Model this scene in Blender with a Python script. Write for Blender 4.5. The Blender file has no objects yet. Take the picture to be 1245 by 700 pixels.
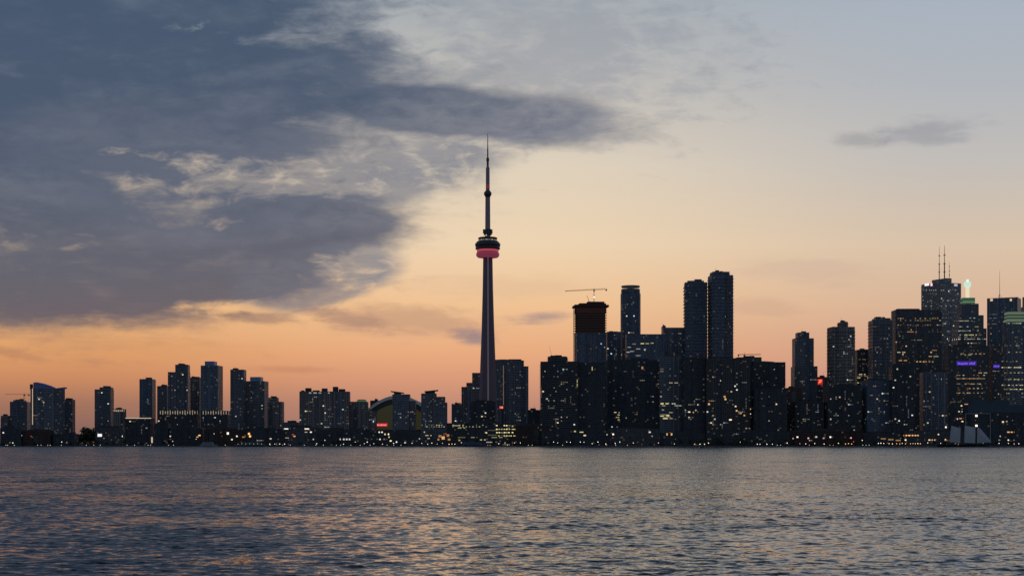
import bpy, bmesh, math, random
import numpy as np
from mathutils import Vector

SC = bpy.context.scene
COL = SC.collection
RND = random.Random(11)
# photograph frame: 1245 px wide, focal length 1772 px, horizon at row 538, eye 6 m above the lake
F, CU, HV, CH = 1772.0, 622.5, 538.0, 6.0
GZ = 0.9            # height of the quay and the city ground above the lake
SHORE = 2252.0

def X(u, Y): return (u - CU) / F * Y
def Zv(v, Y): return CH + (HV - v) / F * Y
def lin(c):
    out = []
    for k in c:
        k = k / 255.0
        out.append(k / 12.92 if k <= 0.04045 else ((k + 0.055) / 1.055) ** 2.4)
    return tuple(out)

# ------------------------------------------------------------------ camera
cd = bpy.data.cameras.new('camera')
cam = bpy.data.objects.new('camera', cd); COL.objects.link(cam)
cam.location = (0, 0, CH); cam.rotation_euler = (math.radians(90), 0, 0)
cd.sensor_fit = 'HORIZONTAL'; cd.sensor_width = 36.0
cd.lens = 36.0 * F / 1245.0
cd.shift_y = (HV - 350.0) / 1245.0
cd.clip_start = 1.0; cd.clip_end = 80000.0
SC.camera = cam
SC.view_settings.view_transform = 'Standard'
SC.view_settings.look = 'None'
SC.view_settings.exposure = 0.0
SC.view_settings.gamma = 1.0
SC.view_settings.use_curve_mapping = False

# ------------------------------------------------------------------ dusk sky
SUN_EL, SUN_AZ = math.radians(0.6), math.radians(-4.0)
W = bpy.data.worlds.new('World'); SC.world = W; W.use_nodes = True
NT = W.node_tree; NT.nodes.clear()

class G:
    """small helper that writes node expressions"""
    def __init__(s, nt): s.nt = nt
    def n(s, t, **kw):
        nd = s.nt.nodes.new(t)
        for k, v in kw.items(): setattr(nd, k, v)
        return nd
    def put(s, sock, v):
        if hasattr(v, 'is_linked') or isinstance(v, bpy.types.NodeSocket): s.nt.links.new(v, sock)
        else: sock.default_value = v
    def m(s, op, a, b=None, c=None, clamp=False):
        nd = s.n('ShaderNodeMath', operation=op); nd.use_clamp = clamp
        s.put(nd.inputs[0], a)
        if b is not None: s.put(nd.inputs[1], b)
        if c is not None: s.put(nd.inputs[2], c)
        return nd.outputs[0]
    def vm(s, op, a, b=None, out=0):
        nd = s.n('ShaderNodeVectorMath', operation=op)
        s.put(nd.inputs[0], a)
        if b is not None: s.put(nd.inputs[1], b)
        return nd.outputs[out]
    def xyz(s, x, y, z=0.0):
        nd = s.n('ShaderNodeCombineXYZ')
        s.put(nd.inputs[0], x); s.put(nd.inputs[1], y); s.put(nd.inputs[2], z)
        return nd.outputs[0]
    def sep(s, v):
        nd = s.n('ShaderNodeSeparateXYZ'); s.put(nd.inputs[0], v); return nd.outputs
    def noise(s, vec, scale, detail=5.0, rough=0.55, dist=0.0):
        nd = s.n('ShaderNodeTexNoise'); nd.noise_dimensions = '3D'
        s.put(nd.inputs['Vector'], vec); s.put(nd.inputs['Scale'], scale)
        s.put(nd.inputs['Detail'], detail); s.put(nd.inputs['Roughness'], rough); s.put(nd.inputs['Distortion'], dist)
        return nd.outputs[0]
    def sm(s, x, a, b, o0=0.0, o1=1.0):
        nd = s.n('ShaderNodeMapRange'); nd.interpolation_type = 'SMOOTHSTEP'
        s.put(nd.inputs[0], x); s.put(nd.inputs[1], a); s.put(nd.inputs[2], b)
        s.put(nd.inputs[3], o0); s.put(nd.inputs[4], o1)
        return nd.outputs[0]
    def mix(s, f, a, b):
        nd = s.n('ShaderNodeMix'); nd.data_type = 'RGBA'
        s.put(nd.inputs[0], f)
        for i, v in ((6, a), (7, b)):
            if isinstance(v, tuple): nd.inputs[i].default_value = (v[0], v[1], v[2], 1)
            else: s.nt.links.new(v, nd.inputs[i])
        return nd.outputs[2]
    def ramp(s, f, stops):
        nd = s.n('ShaderNodeValToRGB'); s.put(nd.inputs[0], f)
        e = nd.color_ramp.elements
        while len(e) < len(stops): e.new(0.5)
        for k, (p, c) in enumerate(sorted(stops, key=lambda q: q[0])):
            e[k].position = p; e[k].color = (c[0], c[1], c[2], 1)
        return nd.outputs[0]

g = G(NT)
tc = g.n('ShaderNodeTexCoord')
D = g.vm('NORMALIZE', tc.outputs['Generated'])
dx, dy, dz = g.sep(D)
dyc = g.m('MAXIMUM', dy, 0.12)
zpos = g.m('MAXIMUM', dz, 0.0)
U = g.m('MULTIPLY_ADD', g.m('DIVIDE', dx, dyc), F, CU)           # bearing on the sky, in units of the sky chart
V = g.m('SUBTRACT', HV, g.m('MULTIPLY', g.m('DIVIDE', zpos, dyc), F))
# cloud-deck coordinates: a flat layer seen in perspective
zc = g.m('ADD', zpos, 0.10)
CP = g.xyz(g.m('DIVIDE', dx, zc), g.m('DIVIDE', dy, zc), 0.0)

def vpos(v): return (HV - v) / 738.0           # 0 at the horizon, 1 at sky-chart row -200
T = g.m('DIVIDE', g.m('SUBTRACT', HV, V), 738.0, clamp=True)
def clear_ramp(rows): return g.ramp(T, [(vpos(v), lin(c)) for v, c in rows])
LFT = clear_ramp([(-200, (92, 112, 140)), (0, (140, 152, 168)), (100, (190, 182, 172)), (200, (226, 204, 174)), (300, (236, 203, 158)),
                  (380, (231, 178, 122)), (430, (219, 155, 103)), (460, (200, 137, 98)), (490, (160, 114, 94)), (535, (122, 95, 92))])
MID = clear_ramp([(-200, (100, 122, 150)), (0, (168, 174, 178)), (100, (192, 188, 182)), (200, (222, 208, 187)), (300, (236, 210, 176)),
                  (370, (238, 193, 147)), (430, (229, 169, 127)), (465, (210, 150, 120)), (495, (184, 134, 116)), (535, (164, 122, 112))])
RGT = clear_ramp([(-200, (108, 128, 154)), (0, (168, 178, 191)), (100, (178, 182, 188)), (200, (194, 189, 184)), (300, (216, 193, 168)),
                  (370, (216, 180, 152)), (430, (208, 158, 136)), (470, (198, 146, 128)), (505, (186, 136, 124)), (535, (176, 128, 120))])
clear = g.mix(g.sm(U, 60.0, 560.0), LFT, MID)
clear = g.mix(g.sm(U, 610.0, 1180.0), clear, RGT)

# noises used by the clouds
PV = g.xyz(g.m('DIVIDE', U, 300.0), g.m('DIVIDE', V, 105.0), 0.0)
warp = g.m('SUBTRACT', g.noise(PV, 0.9, 3.0), 0.5)
PVw = g.xyz(g.m('MULTIPLY_ADD', warp, 0.9, g.m('DIVIDE', U, 300.0)), g.m('MULTIPLY_ADD', warp, 0.8, g.m('DIVIDE', V, 105.0)), 3.7)
n_big = g.m('SUBTRACT', g.noise(PVw, 1.6, 7.0, 0.58), 0.5)
n_fine = g.m('SUBTRACT', g.noise(CP, 5.5, 6.0, 0.62, 0.5), 0.5)
n_mot = g.m('SUBTRACT', g.noise(g.xyz(g.m('MULTIPLY_ADD', warp, 0.8, g.m('DIVIDE', U, 44.0)), g.m('MULTIPLY_ADD', warp, 1.6, g.m('DIVIDE', V, 19.0)), 2.0), 1.0, 6.0, 0.62, 0.4), 0.5)
n_streak = g.m('SUBTRACT', g.noise(g.xyz(g.m('DIVIDE', U, 210.0), g.m('DIVIDE', V, 26.0), 9.0), 1.3, 6.0, 0.6, 0.3), 0.5)

PUV = g.xyz(U, V, 0.0)
def ell(cx, cy, rx, ry, rot=0.0):
    nd = g.n('ShaderNodeMapping', vector_type='TEXTURE')
    g.put(nd.inputs['Vector'], PUV)
    nd.inputs['Location'].default_value = (cx, cy, 0)
    nd.inputs['Rotation'].default_value = (0, 0, math.radians(rot))
    nd.inputs['Scale'].default_value = (rx, ry, 1)
    return g.m('SUBTRACT', 1.0, g.vm('LENGTH', nd.outputs[0], out=1))
def smax(a, b, k=0.12): return g.m('SMOOTH_MAX', a, b, k)
def pos(a): return g.m('MAXIMUM', a, 0.0)

f = ell(20, 95, 545, 285)
f = smax(f, ell(560, 138, 225, 40, 4))
f = smax(f, ell(110, 344, 330, 60, -2))
f = smax(f, ell(335, 318, 125, 58, -12))
f = smax(f, ell(345, 275, 165, 72, -4))
f = smax(f, ell(-420, -60, 700, 430))
gap = None
for (cx, cy, rx, ry, rot, k) in [(280, 212, 220, 48, 6, 0.31), (130, 178, 120, 26, 14, 0.30), (480, 205, 190, 46, -8, 0.34),
                                 (400, 322, 120, 30, 0, 0.26), (300, 278, 90, 22, 0, 0.28), (300, 376, 120, 14, 2, 0.3), (540, 25, 110, 70, 0, 0.35), (235, 30, 80, 40, 20, 0.22)]:
    e_ = g.m('MULTIPLY', pos(ell(cx, cy, rx, ry, rot)), k)
    gap = e_ if gap is None else g.m('MAXIMUM', gap, e_)
f = g.m('SUBTRACT', f, gap)
f = g.m('MULTIPLY_ADD', n_big, 0.85, f)
f = g.m('MULTIPLY_ADD', n_fine, g.m('MULTIPLY_ADD', gap, 1.0, 0.34), f)
f = g.m('MULTIPLY_ADD', n_streak, g.m('MULTIPLY_ADD', gap, 0.3, 0.22), f)
f = g.m('MULTIPLY_ADD', n_mot, g.m('MULTIPLY_ADD', gap, 4.4, 0.36), f)
opac = g.sm(f, -0.20, 0.36)

cdark = clear_ramp([(-200, (62, 78, 102)), (0, (70, 87, 110)), (120, (74, 89, 111)), (230, (84, 94, 112)), (330, (98, 99, 110)), (395, (108, 98, 103)), (480, (122, 100, 98))])
clite = clear_ramp([(-200, (84, 100, 124)), (0, (116, 128, 144)), (150, (126, 130, 142)), (300, (134, 128, 134)), (395, (146, 122, 114)), (480, (150, 112, 98))])
ccol = g.mix(g.sm(g.m('MULTIPLY_ADD', n_mot, 0.5, g.m('MULTIPLY_ADD', n_fine, 0.8, n_big)), -0.12, 0.85), cdark, clite)
ccol = g.mix(g.sm(f, 0.40, 0.05, 0.0, 0.30), ccol, clite)
ccol = g.mix(g.sm(U, 400.0, 720.0, 0.0, 0.85), ccol, g.mix(g.sm(n_mot, -0.3, 0.3), lin((112, 117, 132)), lin((150, 150, 156))))
sky = g.mix(opac, clear, ccol)

# thin mottled sheet between the two dark lobes
ts = g.m('MULTIPLY_ADD', n_big, 0.8, smax(ell(432, 198, 225, 74, -8), ell(230, 205, 280, 100, 8)))
ts = smax(ts, g.m('MULTIPLY_ADD', n_big, 0.6, ell(385, 335, 130, 46, -12)))
thin = g.m('MULTIPLY', g.sm(ts, 0.0, 0.35), g.sm(g.m('MULTIPLY_ADD', n_mot, 1.5, g.m('MULTIPLY_ADD', n_fine, 0.5, n_streak)), -0.44, 0.16, g.sm(U, 340.0, 640.0, 0.34, 0.24), 0.97))
thin = g.m('MULTIPLY', thin, g.m('SUBTRACT', 1.0, g.m('MULTIPLY', opac, 0.6)))
sky = g.mix(thin, sky, g.mix(g.sm(U, 250.0, 560.0), lin((106, 112, 127)), lin((138, 139, 146))))
# thin bright veil high in the middle
veil = g.m('MULTIPLY', g.sm(g.m('MULTIPLY_ADD', n_mot, 2.2, g.m('MULTIPLY_ADD', n_fine, 1.6, g.m('MULTIPLY_ADD', n_big, 1.0, ell(670, 50, 300, 135, 4)))), 0.0, 0.95), 0.52)
veil = g.m('MULTIPLY', veil, g.m('SUBTRACT', 1.0, opac))
sky = g.mix(veil, sky, lin((142, 149, 162)))
# small clouds and streaks low down
def patch(cx, cy, rx, ry, rot, k, col):
    global sky
    e = g.m('MULTIPLY_ADD', n_mot, 1.1, g.m('MULTIPLY_ADD', n_streak, 1.5, g.m('MULTIPLY_ADD', n_big, 0.9, ell(cx, cy, rx, ry, rot))))
    sky = g.mix(g.m('MULTIPLY', g.sm(e, -0.1, 0.8), k), sky, lin(col))
for a in [(1128, 160, 78, 20, -5, 0.55, (142, 144, 154)), (1048, 171, 50, 13, 2, 0.55, (150, 148, 154)),
          (1130, 395, 0.1, 0.1, 0, 0, (0, 0, 0)),
          (500, 388, 120, 26, 5, 0.55, (178, 140, 120)), (660, 386, 60, 9, -2, 0.85, (165, 142, 138)), (577, 411, 36, 13, 6, 0.9, (150, 130, 132)),
          (420, 386, 70, 12, 10, 0.5, (150, 120, 112)), (300, 384, 70, 9, 4, 0.6, (136, 112, 106)), (610, 350, 120, 22, 0, 0.35, (214, 180, 150)),
          (985, 330, 110, 22, 6, 0.35, (200, 172, 156)), (930, 375, 70, 14, 4, 0.35, (196, 160, 142)),
          (350, 449, 70, 6, 2, 0.45, (186, 128, 100)), (160, 420, 190, 14, 3, 0.35, (205, 148, 104)), (15, 430, 50, 8, 12, 0.5, (176, 126, 98))]:
    if a[5]: patch(*a)

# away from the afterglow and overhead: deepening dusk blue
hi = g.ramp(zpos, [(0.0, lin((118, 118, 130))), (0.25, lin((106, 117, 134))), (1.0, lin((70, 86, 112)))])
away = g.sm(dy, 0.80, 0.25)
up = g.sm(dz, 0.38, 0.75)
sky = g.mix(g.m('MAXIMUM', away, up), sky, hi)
below = g.sm(dz, -0.01, -0.06)
sky = g.mix(below, sky, lin((40, 46, 58)))

nish = g.n('ShaderNodeTexSky'); nish.sky_type = 'NISHITA'; nish.sun_disc = False
nish.sun_elevation = SUN_EL; nish.sun_rotation = SUN_AZ
bg1 = g.n('ShaderNodeBackground'); g.put(bg1.inputs[0], nish.outputs[0]); bg1.inputs[1].default_value = 0.0015
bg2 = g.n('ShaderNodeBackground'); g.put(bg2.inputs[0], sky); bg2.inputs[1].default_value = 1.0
add = g.n('ShaderNodeAddShader'); NT.links.new(bg1.outputs[0], add.inputs[0]); NT.links.new(bg2.outputs[0], add.inputs[1])
wo = g.n('ShaderNodeOutputWorld'); NT.links.new(add.outputs[0], wo.inputs[0])

sd = bpy.data.lights.new('sun', 'SUN'); sd.energy = 0.01; sd.angle = math.radians(12); sd.color = (1, 0.62, 0.36)
sun = bpy.data.objects.new('sun', sd); COL.objects.link(sun)
sdir = Vector((math.sin(SUN_AZ) * math.cos(SUN_EL), math.cos(SUN_AZ) * math.cos(SUN_EL), math.sin(SUN_EL)))
sun.rotation_euler = sdir.to_track_quat('Z', 'Y').to_euler()

# ------------------------------------------------------------------ materials
MATS = {}
def simple(name, col, rough=0.7, metal=0.0, var=0.25, scale=0.35):
    if name in MATS: return MATS[name]
    m = bpy.data.materials.new(name); m.use_nodes = True
    nt = m.node_tree; q = G(nt); b = nt.nodes['Principled BSDF']
    t = q.n('ShaderNodeTexCoord'); oi = q.n('ShaderNodeObjectInfo')
    nz = q.noise(t.outputs['Object'], scale, 5.0)
    a = tuple(c * (1 - var) for c in col); z = tuple(min(1, c * (1 + var)) for c in col)
    c = q.mix(nz, a, z)
    c2 = q.mix(q.m('MULTIPLY', oi.outputs['Random'], 0.35), c, tuple(k * 0.6 for k in col))
    q.put(b.inputs['Base Color'], c2)
    b.inputs['Roughness'].default_value = rough; b.inputs['Metallic'].default_value = metal
    MATS[name] = m; return m

def glow(name, col, s):
    if name in MATS: return MATS[name]
    m = bpy.data.materials.new(name); m.use_nodes = True
    b = m.node_tree.nodes['Principled BSDF']
    b.inputs['Base Color'].default_value = (col[0] * .3, col[1] * .3, col[2] * .3, 1)
    b.inputs['Emission Color'].default_value = (*col, 1); b.inputs['Emission Strength'].default_value = s
    b.inputs['Roughness'].default_value = 0.4
    m.cycles.emission_sampling = 'NONE'
    MATS[name] = m; return m

def facade(name, wall, glass, fh=3.1, bw=3.2, slab=0.32, mull=0.16, rg=0.16, lit=0.03, litcol=(1, .72, .38), lits=0.05):
    """windowed wall: floors of height fh and bays of width bw, counted along the UVs (metres)"""
    if name in MATS: return MATS[name]
    wall = tuple(min(.5, k * 1.4) for k in wall); glass = tuple(k * 1.3 for k in glass)
    m = bpy.data.materials.new(name); m.use_nodes = True
    nt = m.node_tree; q = G(nt); b = nt.nodes['Principled BSDF']
    uv = q.n('ShaderNodeUVMap'); oi = q.n('ShaderNodeObjectInfo')
    u, v, _ = q.sep(uv.outputs[0])
    cu = q.m('DIVIDE', u, bw); cv = q.m('DIVIDE', v, fh)
    fu = q.m('FRACT', cu); fv = q.m('FRACT', cv)
    mask = q.m('MULTIPLY', q.m('GREATER_THAN', fv, slab), q.m('GREATER_THAN', fu, mull))
    cell = q.xyz(q.m('FLOOR', cu), q.m('FLOOR', cv), q.m('MULTIPLY', oi.outputs['Random'], 91.0))
    wn = q.n('ShaderNodeTexWhiteNoise'); wn.noise_dimensions = '3D'; q.put(wn.inputs['Vector'], cell)
    r1 = wn.outputs['Value']; rc = q.sep(wn.outputs['Color'])
    col_w = q.xyz(q.m('FLOOR', q.m('DIVIDE', cu, 3.0)), 0.0, q.m('MULTIPLY', oi.outputs['Random'], 37.0))
    wn2 = q.n('ShaderNodeTexWhiteNoise'); wn2.noise_dimensions = '3D'; q.put(wn2.inputs['Vector'], col_w)
    stripe = wn2.outputs['Value']
    gl = q.mix(rc[1], tuple(k * 0.55 for k in glass), tuple(min(1, k * 1.7) for k in glass))
    dirt = q.noise(q.xyz(u, q.m('MULTIPLY', v, 0.25)), 0.13, 4.0)
    wl = q.mix(dirt, tuple(k * 0.7 for k in wall), tuple(min(1, k * 1.25) for k in wall))
    wl = q.mix(q.m('MULTIPLY', stripe, 0.55), wl, glass)
    base = q.mix(mask, wl, gl)
    base = q.mix(q.m('MULTIPLY', oi.outputs['Random'], 0.3), base, tuple(k * 0.45 for k in wall))
    q.put(b.inputs['Base Color'], base)
    q.put(b.inputs['Roughness'], q.m('MULTIPLY_ADD', mask, rg + .22 - 0.8, 0.8)); b.inputs['Specular IOR Level'].default_value = 0.13
    on = q.m('MULTIPLY', mask, q.m('GREATER_THAN', r1, 1.0 - lit))
    q.put(b.inputs['Emission Color'], q.mix(rc[2], litcol, (litcol[0], litcol[1] * 1.2, litcol[2] * 1.7)))
    q.put(b.inputs['Emission Strength'], q.m('MULTIPLY', on, q.m('MULTIPLY_ADD', rc[0], lits, lits * 0.2)))
    m.cycles.emission_sampling = 'NONE'
    MATS[name] = m; return m

ST = {
 'condo':    lambda: facade('condo wall', (.21, .22, .24), (.045, .065, .085), 3.0, 3.0, .30, .14, .14, .035),
 'bluecondo': lambda: facade('blue glass wall', (.18, .215, .26), (.050, .078, .112), 3.0, 2.4, .26, .10, .10, .020, (1, .8, .55)),
 'slab':     lambda: facade('apartment block wall', (.26, .235, .22), (.03, .038, .045), 2.9, 3.6, .42, .25, .25, .05),
 'black':    lambda: facade('black office wall', (.10, .10, .105), (.05, .06, .07), 3.7, 2.2, .34, .20, .14, .05, (1, .62, .25)),
 'brown':    lambda: facade('brown office wall', (.15, .10, .08), (.022, .024, .026), 3.6, 2.6, .40, .22, .20, .05, (1, .66, .28)),
 'marble':   lambda: facade('pale stone office wall', (.36, .37, .38), (.030, .040, .050), 3.8, 2.8, .44, .30, .20, .06, (1, .9, .62)),
 'office':   lambda: facade('grey office wall', (.22, .24, .26), (.036, .052, .066), 3.8, 3.0, .40, .12, .15, .06, (.95, .85, .45)),
 'brick':    lambda: facade('brick warehouse wall', (.085, .055, .045), (.018, .020, .024), 3.8, 4.0, .45, .40, .3, .05),
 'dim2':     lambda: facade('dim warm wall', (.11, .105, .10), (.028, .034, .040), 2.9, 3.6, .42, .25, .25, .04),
 'dim':      lambda: facade('dim shaded wall', (.075, .083, .092), (.030, .040, .050), 3.0, 3.0, .34, .16, .25, .03),  # front-row walls: shade low in the skyline put into a darker colour
 'green':    lambda: facade('green tinted office wall', (.16, .19, .15), (.025, .045, .038), 3.7, 3.4, .36, .16, .15, .03, (.7, .9, .4)),
}
ROOF = simple('dark roofing', (.06, .06, .065), .85)
CONC = simple('weathered concrete', (.26, .25, .24), .85)
SLABM = simple('balcony concrete', (.33, .35, .38), .8)
STEEL = simple('dark painted steel', (.07, .07, .08), .5)
LEAF = simple('tree leaves', (.045, .065, .030), .8, 0, .5, .8)
BARK = simple('tree bark', (.06, .045, .035), .9)

WARM, PALE, YEL, ORG, COOL, GRN, RED, PNK = (1, .80, .52), (1, .95, .82), (.95, .82, .36), (1, .50, .17), (.80, .93, 1), (.55, .95, .55), (1, .10, .06), (1, .45, .55)
COLS = dict(W=WARM, P=PALE, Y=YEL, O=ORG, C=COOL, G=GRN, R=RED, K=PNK)
def lite(code, lvl):
    return glow('lit %s %.2f' % (code, lvl), COLS[code], lvl)

# ------------------------------------------------------------------ mesh helpers
class MB:
    def __init__(s): s.v = []; s.f = []; s.uv = []
    def face(s, pts, uv=None):
        i = len(s.v); s.v += [tuple(p) for p in pts]; s.f.append(tuple(range(i, i + len(pts))))
        s.uv += uv if uv else [(p[0], p[2]) for p in pts]
    def prism(s, poly, z0, z1, bottom=False, top_poly=None):
        tp = top_poly or poly; n = len(poly); d = 0.0
        for i in range(n):
            a, b = poly[i], poly[(i + 1) % n]; A, B = tp[i], tp[(i + 1) % n]
            L = math.hypot(b[0] - a[0], b[1] - a[1])
            s.face([(a[0], a[1], z0), (b[0], b[1], z0), (B[0], B[1], z1), (A[0], A[1], z1)],
                   [(d, z0), (d + L, z0), (d + L, z1), (d, z1)])
            d += L
        s.face([(p[0], p[1], z1) for p in tp])
        if bottom: s.face([(p[0], p[1], z0) for p in reversed(poly)])
    def box(s, x0, x1, y0, y1, z0, z1):
        s.prism([(x0, y0), (x1, y0), (x1, y1), (x0, y1)], z0, z1, True)
    def bar(s, a, b, r, r2=None, n=6):
        a, b = Vector(a), Vector(b); r2 = r if r2 is None else r2
        d = (b - a).normalized(); t = d.orthogonal().normalized(); w = d.cross(t)
        c = [(math.cos(2 * math.pi * k / n), math.sin(2 * math.pi * k / n)) for k in range(n)]
        pa = [a + t * (x * r) + w * (y * r) for x, y in c]; pb = [b + t * (x * r2) + w * (y * r2) for x, y in c]
        for k in range(n):
            j = (k + 1) % n; s.face([pa[k], pa[j], pb[j], pb[k]])
        s.face(pb); s.face(list(reversed(pa)))
    def lathe(s, prof, n=32, cx=0, cy=0):
        for (r0, z0), (r1, z1) in zip(prof[:-1], prof[1:]):
            for k in range(n):
                a, b = 2 * math.pi * k / n, 2 * math.pi * (k + 1) / n
                P = lambda r, t, z: (cx + r * math.cos(t), cy + r * math.sin(t), z)
                pts = [P(r0, a, z0), P(r0, b, z0), P(r1, b, z1), P(r1, a, z1)]
                uv = [(a * 20, z0), (b * 20, z0), (b * 20, z1), (a * 20, z1)]
                if r0 < 1e-6: pts = pts[1:]; uv = uv[1:]
                elif r1 < 1e-6: pts = pts[:3]; uv = uv[:3]
                s.face(pts, uv)
    def sphere(s, c, r, n=8, m=5, sz=1.0):
        pr = [(r * math.sin(math.pi * k / m), c[2] + r * sz * -math.cos(math.pi * k / m)) for k in range(m + 1)]
        s.lathe(pr, n, c[0], c[1])
    def build(s, name, mat, parent=None, loc=None, rz=None):
        me = bpy.data.meshes.new(name); me.from_pydata(s.v, [], s.f)
        l = me.uv_layers.new(name='UVMap'); l.data.foreach_set('uv', [k for q in s.uv for k in q])
        me.materials.append(mat); me.update()
        o = bpy.data.objects.new(name, me); COL.objects.link(o)
        if parent is not None: o.parent = parent
        if loc is not None: o.location = loc
        if rz is not None: o.rotation_euler = (0, 0, rz)
        return o
def ob(name, me, parent, loc=(0, 0, 0), rz=0.0, sc=None):
    o = bpy.data.objects.new(name, me); COL.objects.link(o); o.parent = parent
    o.location = loc; o.rotation_euler = (0, 0, rz)
    if sc: o.scale = sc
    return o
def tag(o, label, cat, group=None):
    o['label'] = label; o['category'] = cat
    if group: o['group'] = group
    return o
def thing(name, label, cat, loc, rz=0.0, group=None):
    o = bpy.data.objects.new(name, None); COL.objects.link(o)
    o.empty_display_size = 2.0
    o.location = loc; o.rotation_euler = (0, 0, rz)
    return tag(o, label, cat, group)
def struct(o): o['kind'] = 'structure'; return o
def rotp(p, a): c, s = math.cos(a), math.sin(a); return (p[0] * c - p[1] * s, p[0] * s + p[1] * c)

# ------------------------------------------------------------------ lake
CHOP, LEE, TAIL = 7.0, -0.64, 3.4     # strength of the fine chop, and how far its steep lee faces lean off the shore
def make_water():
    r = [24.0]
    while r[-1] < SHORE: r.append(r[-1] + min(max(0.11, r[-1] * 0.0023), 4.5))
    r[-1] = SHORE + 1.0
    r = np.array(r)
    t = np.concatenate([np.linspace(-0.95, -0.42, 90)[:-1], np.linspace(-0.42, 0.42, 640), np.linspace(0.42, 0.95, 90)[1:]])
    Y, TT = np.meshgrid(r, t, indexing='ij'); XX = Y * TT
    dr = np.gradient(r)[:, None] * np.ones_like(TT); dxx = Y * (np.gradient(t)[None, :])
    rng = np.random.RandomState(5)
    Z = np.zeros_like(XX); miss = np.full_like(XX, 0.0075)
    for k in range(84):
        lam = 0.36 * (6.0 / 0.36) ** (k / 83.0)
        th = rng.normal(math.radians(-80), 0.90)            # waves running towards the viewer, spread by wind
        kx, ky = math.cos(th) * 2 * math.pi / lam, math.sin(th) * 2 * math.pi / lam
        slope = 0.0160 * (1.0 if lam < 1.5 else (1.5 / lam) ** 1.15)
        amp = slope * lam / (2 * math.pi)
        need = 2.3 * np.maximum(np.abs(kx) * dxx, np.abs(ky) * dr) / (2 * math.pi)
        fade = np.clip((1.0 - need) / 0.5, 0, 1)
        ph = rng.uniform(0, 6.28, 3); L = rng.uniform(9, 45)   # gusts: each component comes and goes over the lake
        env = 0.72 + 0.5 * np.sin(XX / L + ph[1]) * np.sin(Y / (L * 0.9) + ph[2])
        Z += fade * amp * env * np.sin(kx * XX + ky * Y + ph[0])
        miss += (1 - fade ** 2) * slope ** 2 / 2
    sg_ = Z[:400].std() + 1e-6
    Z = sg_ * (np.exp(0.55 * np.clip(Z / sg_, -4, 3.0)) - 1.16) / 0.55     # peaked crests, flat troughs
    rough = np.sqrt(miss)
    nr, nc = XX.shape
    co = np.stack([XX, Y, Z], -1).reshape(-1, 3).astype(np.float32)
    i = np.arange((nr - 1) * (nc - 1)); a = (i // (nc - 1)) * nc + i % (nc - 1)
    quads = np.stack([a, a + 1, a + nc + 1, a + nc], 1).astype(np.int32)
    me = bpy.data.meshes.new('water')
    me.vertices.add(len(co)); me.vertices.foreach_set('co', co.ravel())
    me.loops.add(quads.size); me.loops.foreach_set('vertex_index', quads.ravel())
    me.polygons.add(len(quads)); me.polygons.foreach_set('loop_start', np.arange(0, quads.size, 4, dtype=np.int32))
    me.polygons.foreach_set('loop_total', np.full(len(quads), 4, np.int32))
    me.polygons.foreach_set('use_smooth', np.ones(len(quads), bool))
    me.update()
    at = me.attributes.new('unresolved_chop', 'FLOAT', 'POINT'); at.data.foreach_set('value', rough.astype(np.float32).ravel())
    m = bpy.data.materials.new('lake water'); m.use_nodes = True
    nt = m.node_tree; q = G(nt); b = nt.nodes['Principled BSDF']
    b.inputs['Base Color'].default_value = (.011, .015, .019, 1); b.inputs['Roughness'].default_value = 0.10
    b.inputs['IOR'].default_value = 1.33
    t_ = q.n('ShaderNodeTexCoord'); P = t_.outputs['Object']
    at_ = q.n('ShaderNodeAttribute'); at_.attribute_name = 'unresolved_chop'
    q.put(b.inputs['Roughness'], q.sm(at_.outputs['Fac'], .085, .14, .07, .25))
    # fine chop the mesh is too coarse to carry: slopes taken straight from noise
    P2 = q.vm('MULTIPLY', P, (0.85, 1.0, 1.0))
    def chop(vec, sc, det):
        nd = q.n('ShaderNodeTexNoise'); q.put(nd.inputs['Vector'], vec); nd.inputs['Scale'].default_value = sc; nd.inputs['Detail'].default_value = det; nd.inputs['Roughness'].default_value = .62
        return q.vm('SUBTRACT', nd.outputs['Color'], (.5, .5, .5))
    c1 = chop(P2, 1.5, 4.0); c2 = chop(P2, 0.10, 3.0)
    patch_ = q.sm(q.noise(q.vm('MULTIPLY', P, (.5, 1, 1)), 0.024, 4.0, 0.6), 0.34, 0.66, 0.75, 1.3)
    sl = q.vm('ADD', c1, q.vm('MULTIPLY', c2, (.5, .5, .5)))
    sc_ = nt.nodes.new('ShaderNodeVectorMath'); sc_.operation = 'SCALE'
    nt.links.new(sl, sc_.inputs[0]); q.put(sc_.inputs['Scale'], q.m('MULTIPLY', q.m('MULTIPLY', at_.outputs['Fac'], patch_), CHOP))
    ge = q.n('ShaderNodeNewGeometry')
    nn = q.vm('NORMALIZE', q.vm('ADD', ge.outputs['Normal'], q.vm('ADD', q.vm('MULTIPLY', sc_.outputs[0], (1, 1, 0)), q.xyz(0, q.m('MULTIPLY', q.m('SUBTRACT', LEE, q.m('MULTIPLY', TAIL * CHOP, q.m('MAXIMUM', q.m('SUBTRACT', q.m('MULTIPLY', q.sep(sl)[1], -1.0), .10), 0.0))), at_.outputs['Fac']), 0))))
    nt.links.new(nn, b.inputs['Normal'])
    me.materials.append(m)
    o = bpy.data.objects.new('water', me); COL.objects.link(o); struct(o)
    far = MB(); far.face([(-9000, -4000, -.45), (9000, -4000, -.45), (9000, SHORE + 1, -.45), (-9000, SHORE + 1, -.45)])
    struct(far.build('water', m))
make_water()

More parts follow.
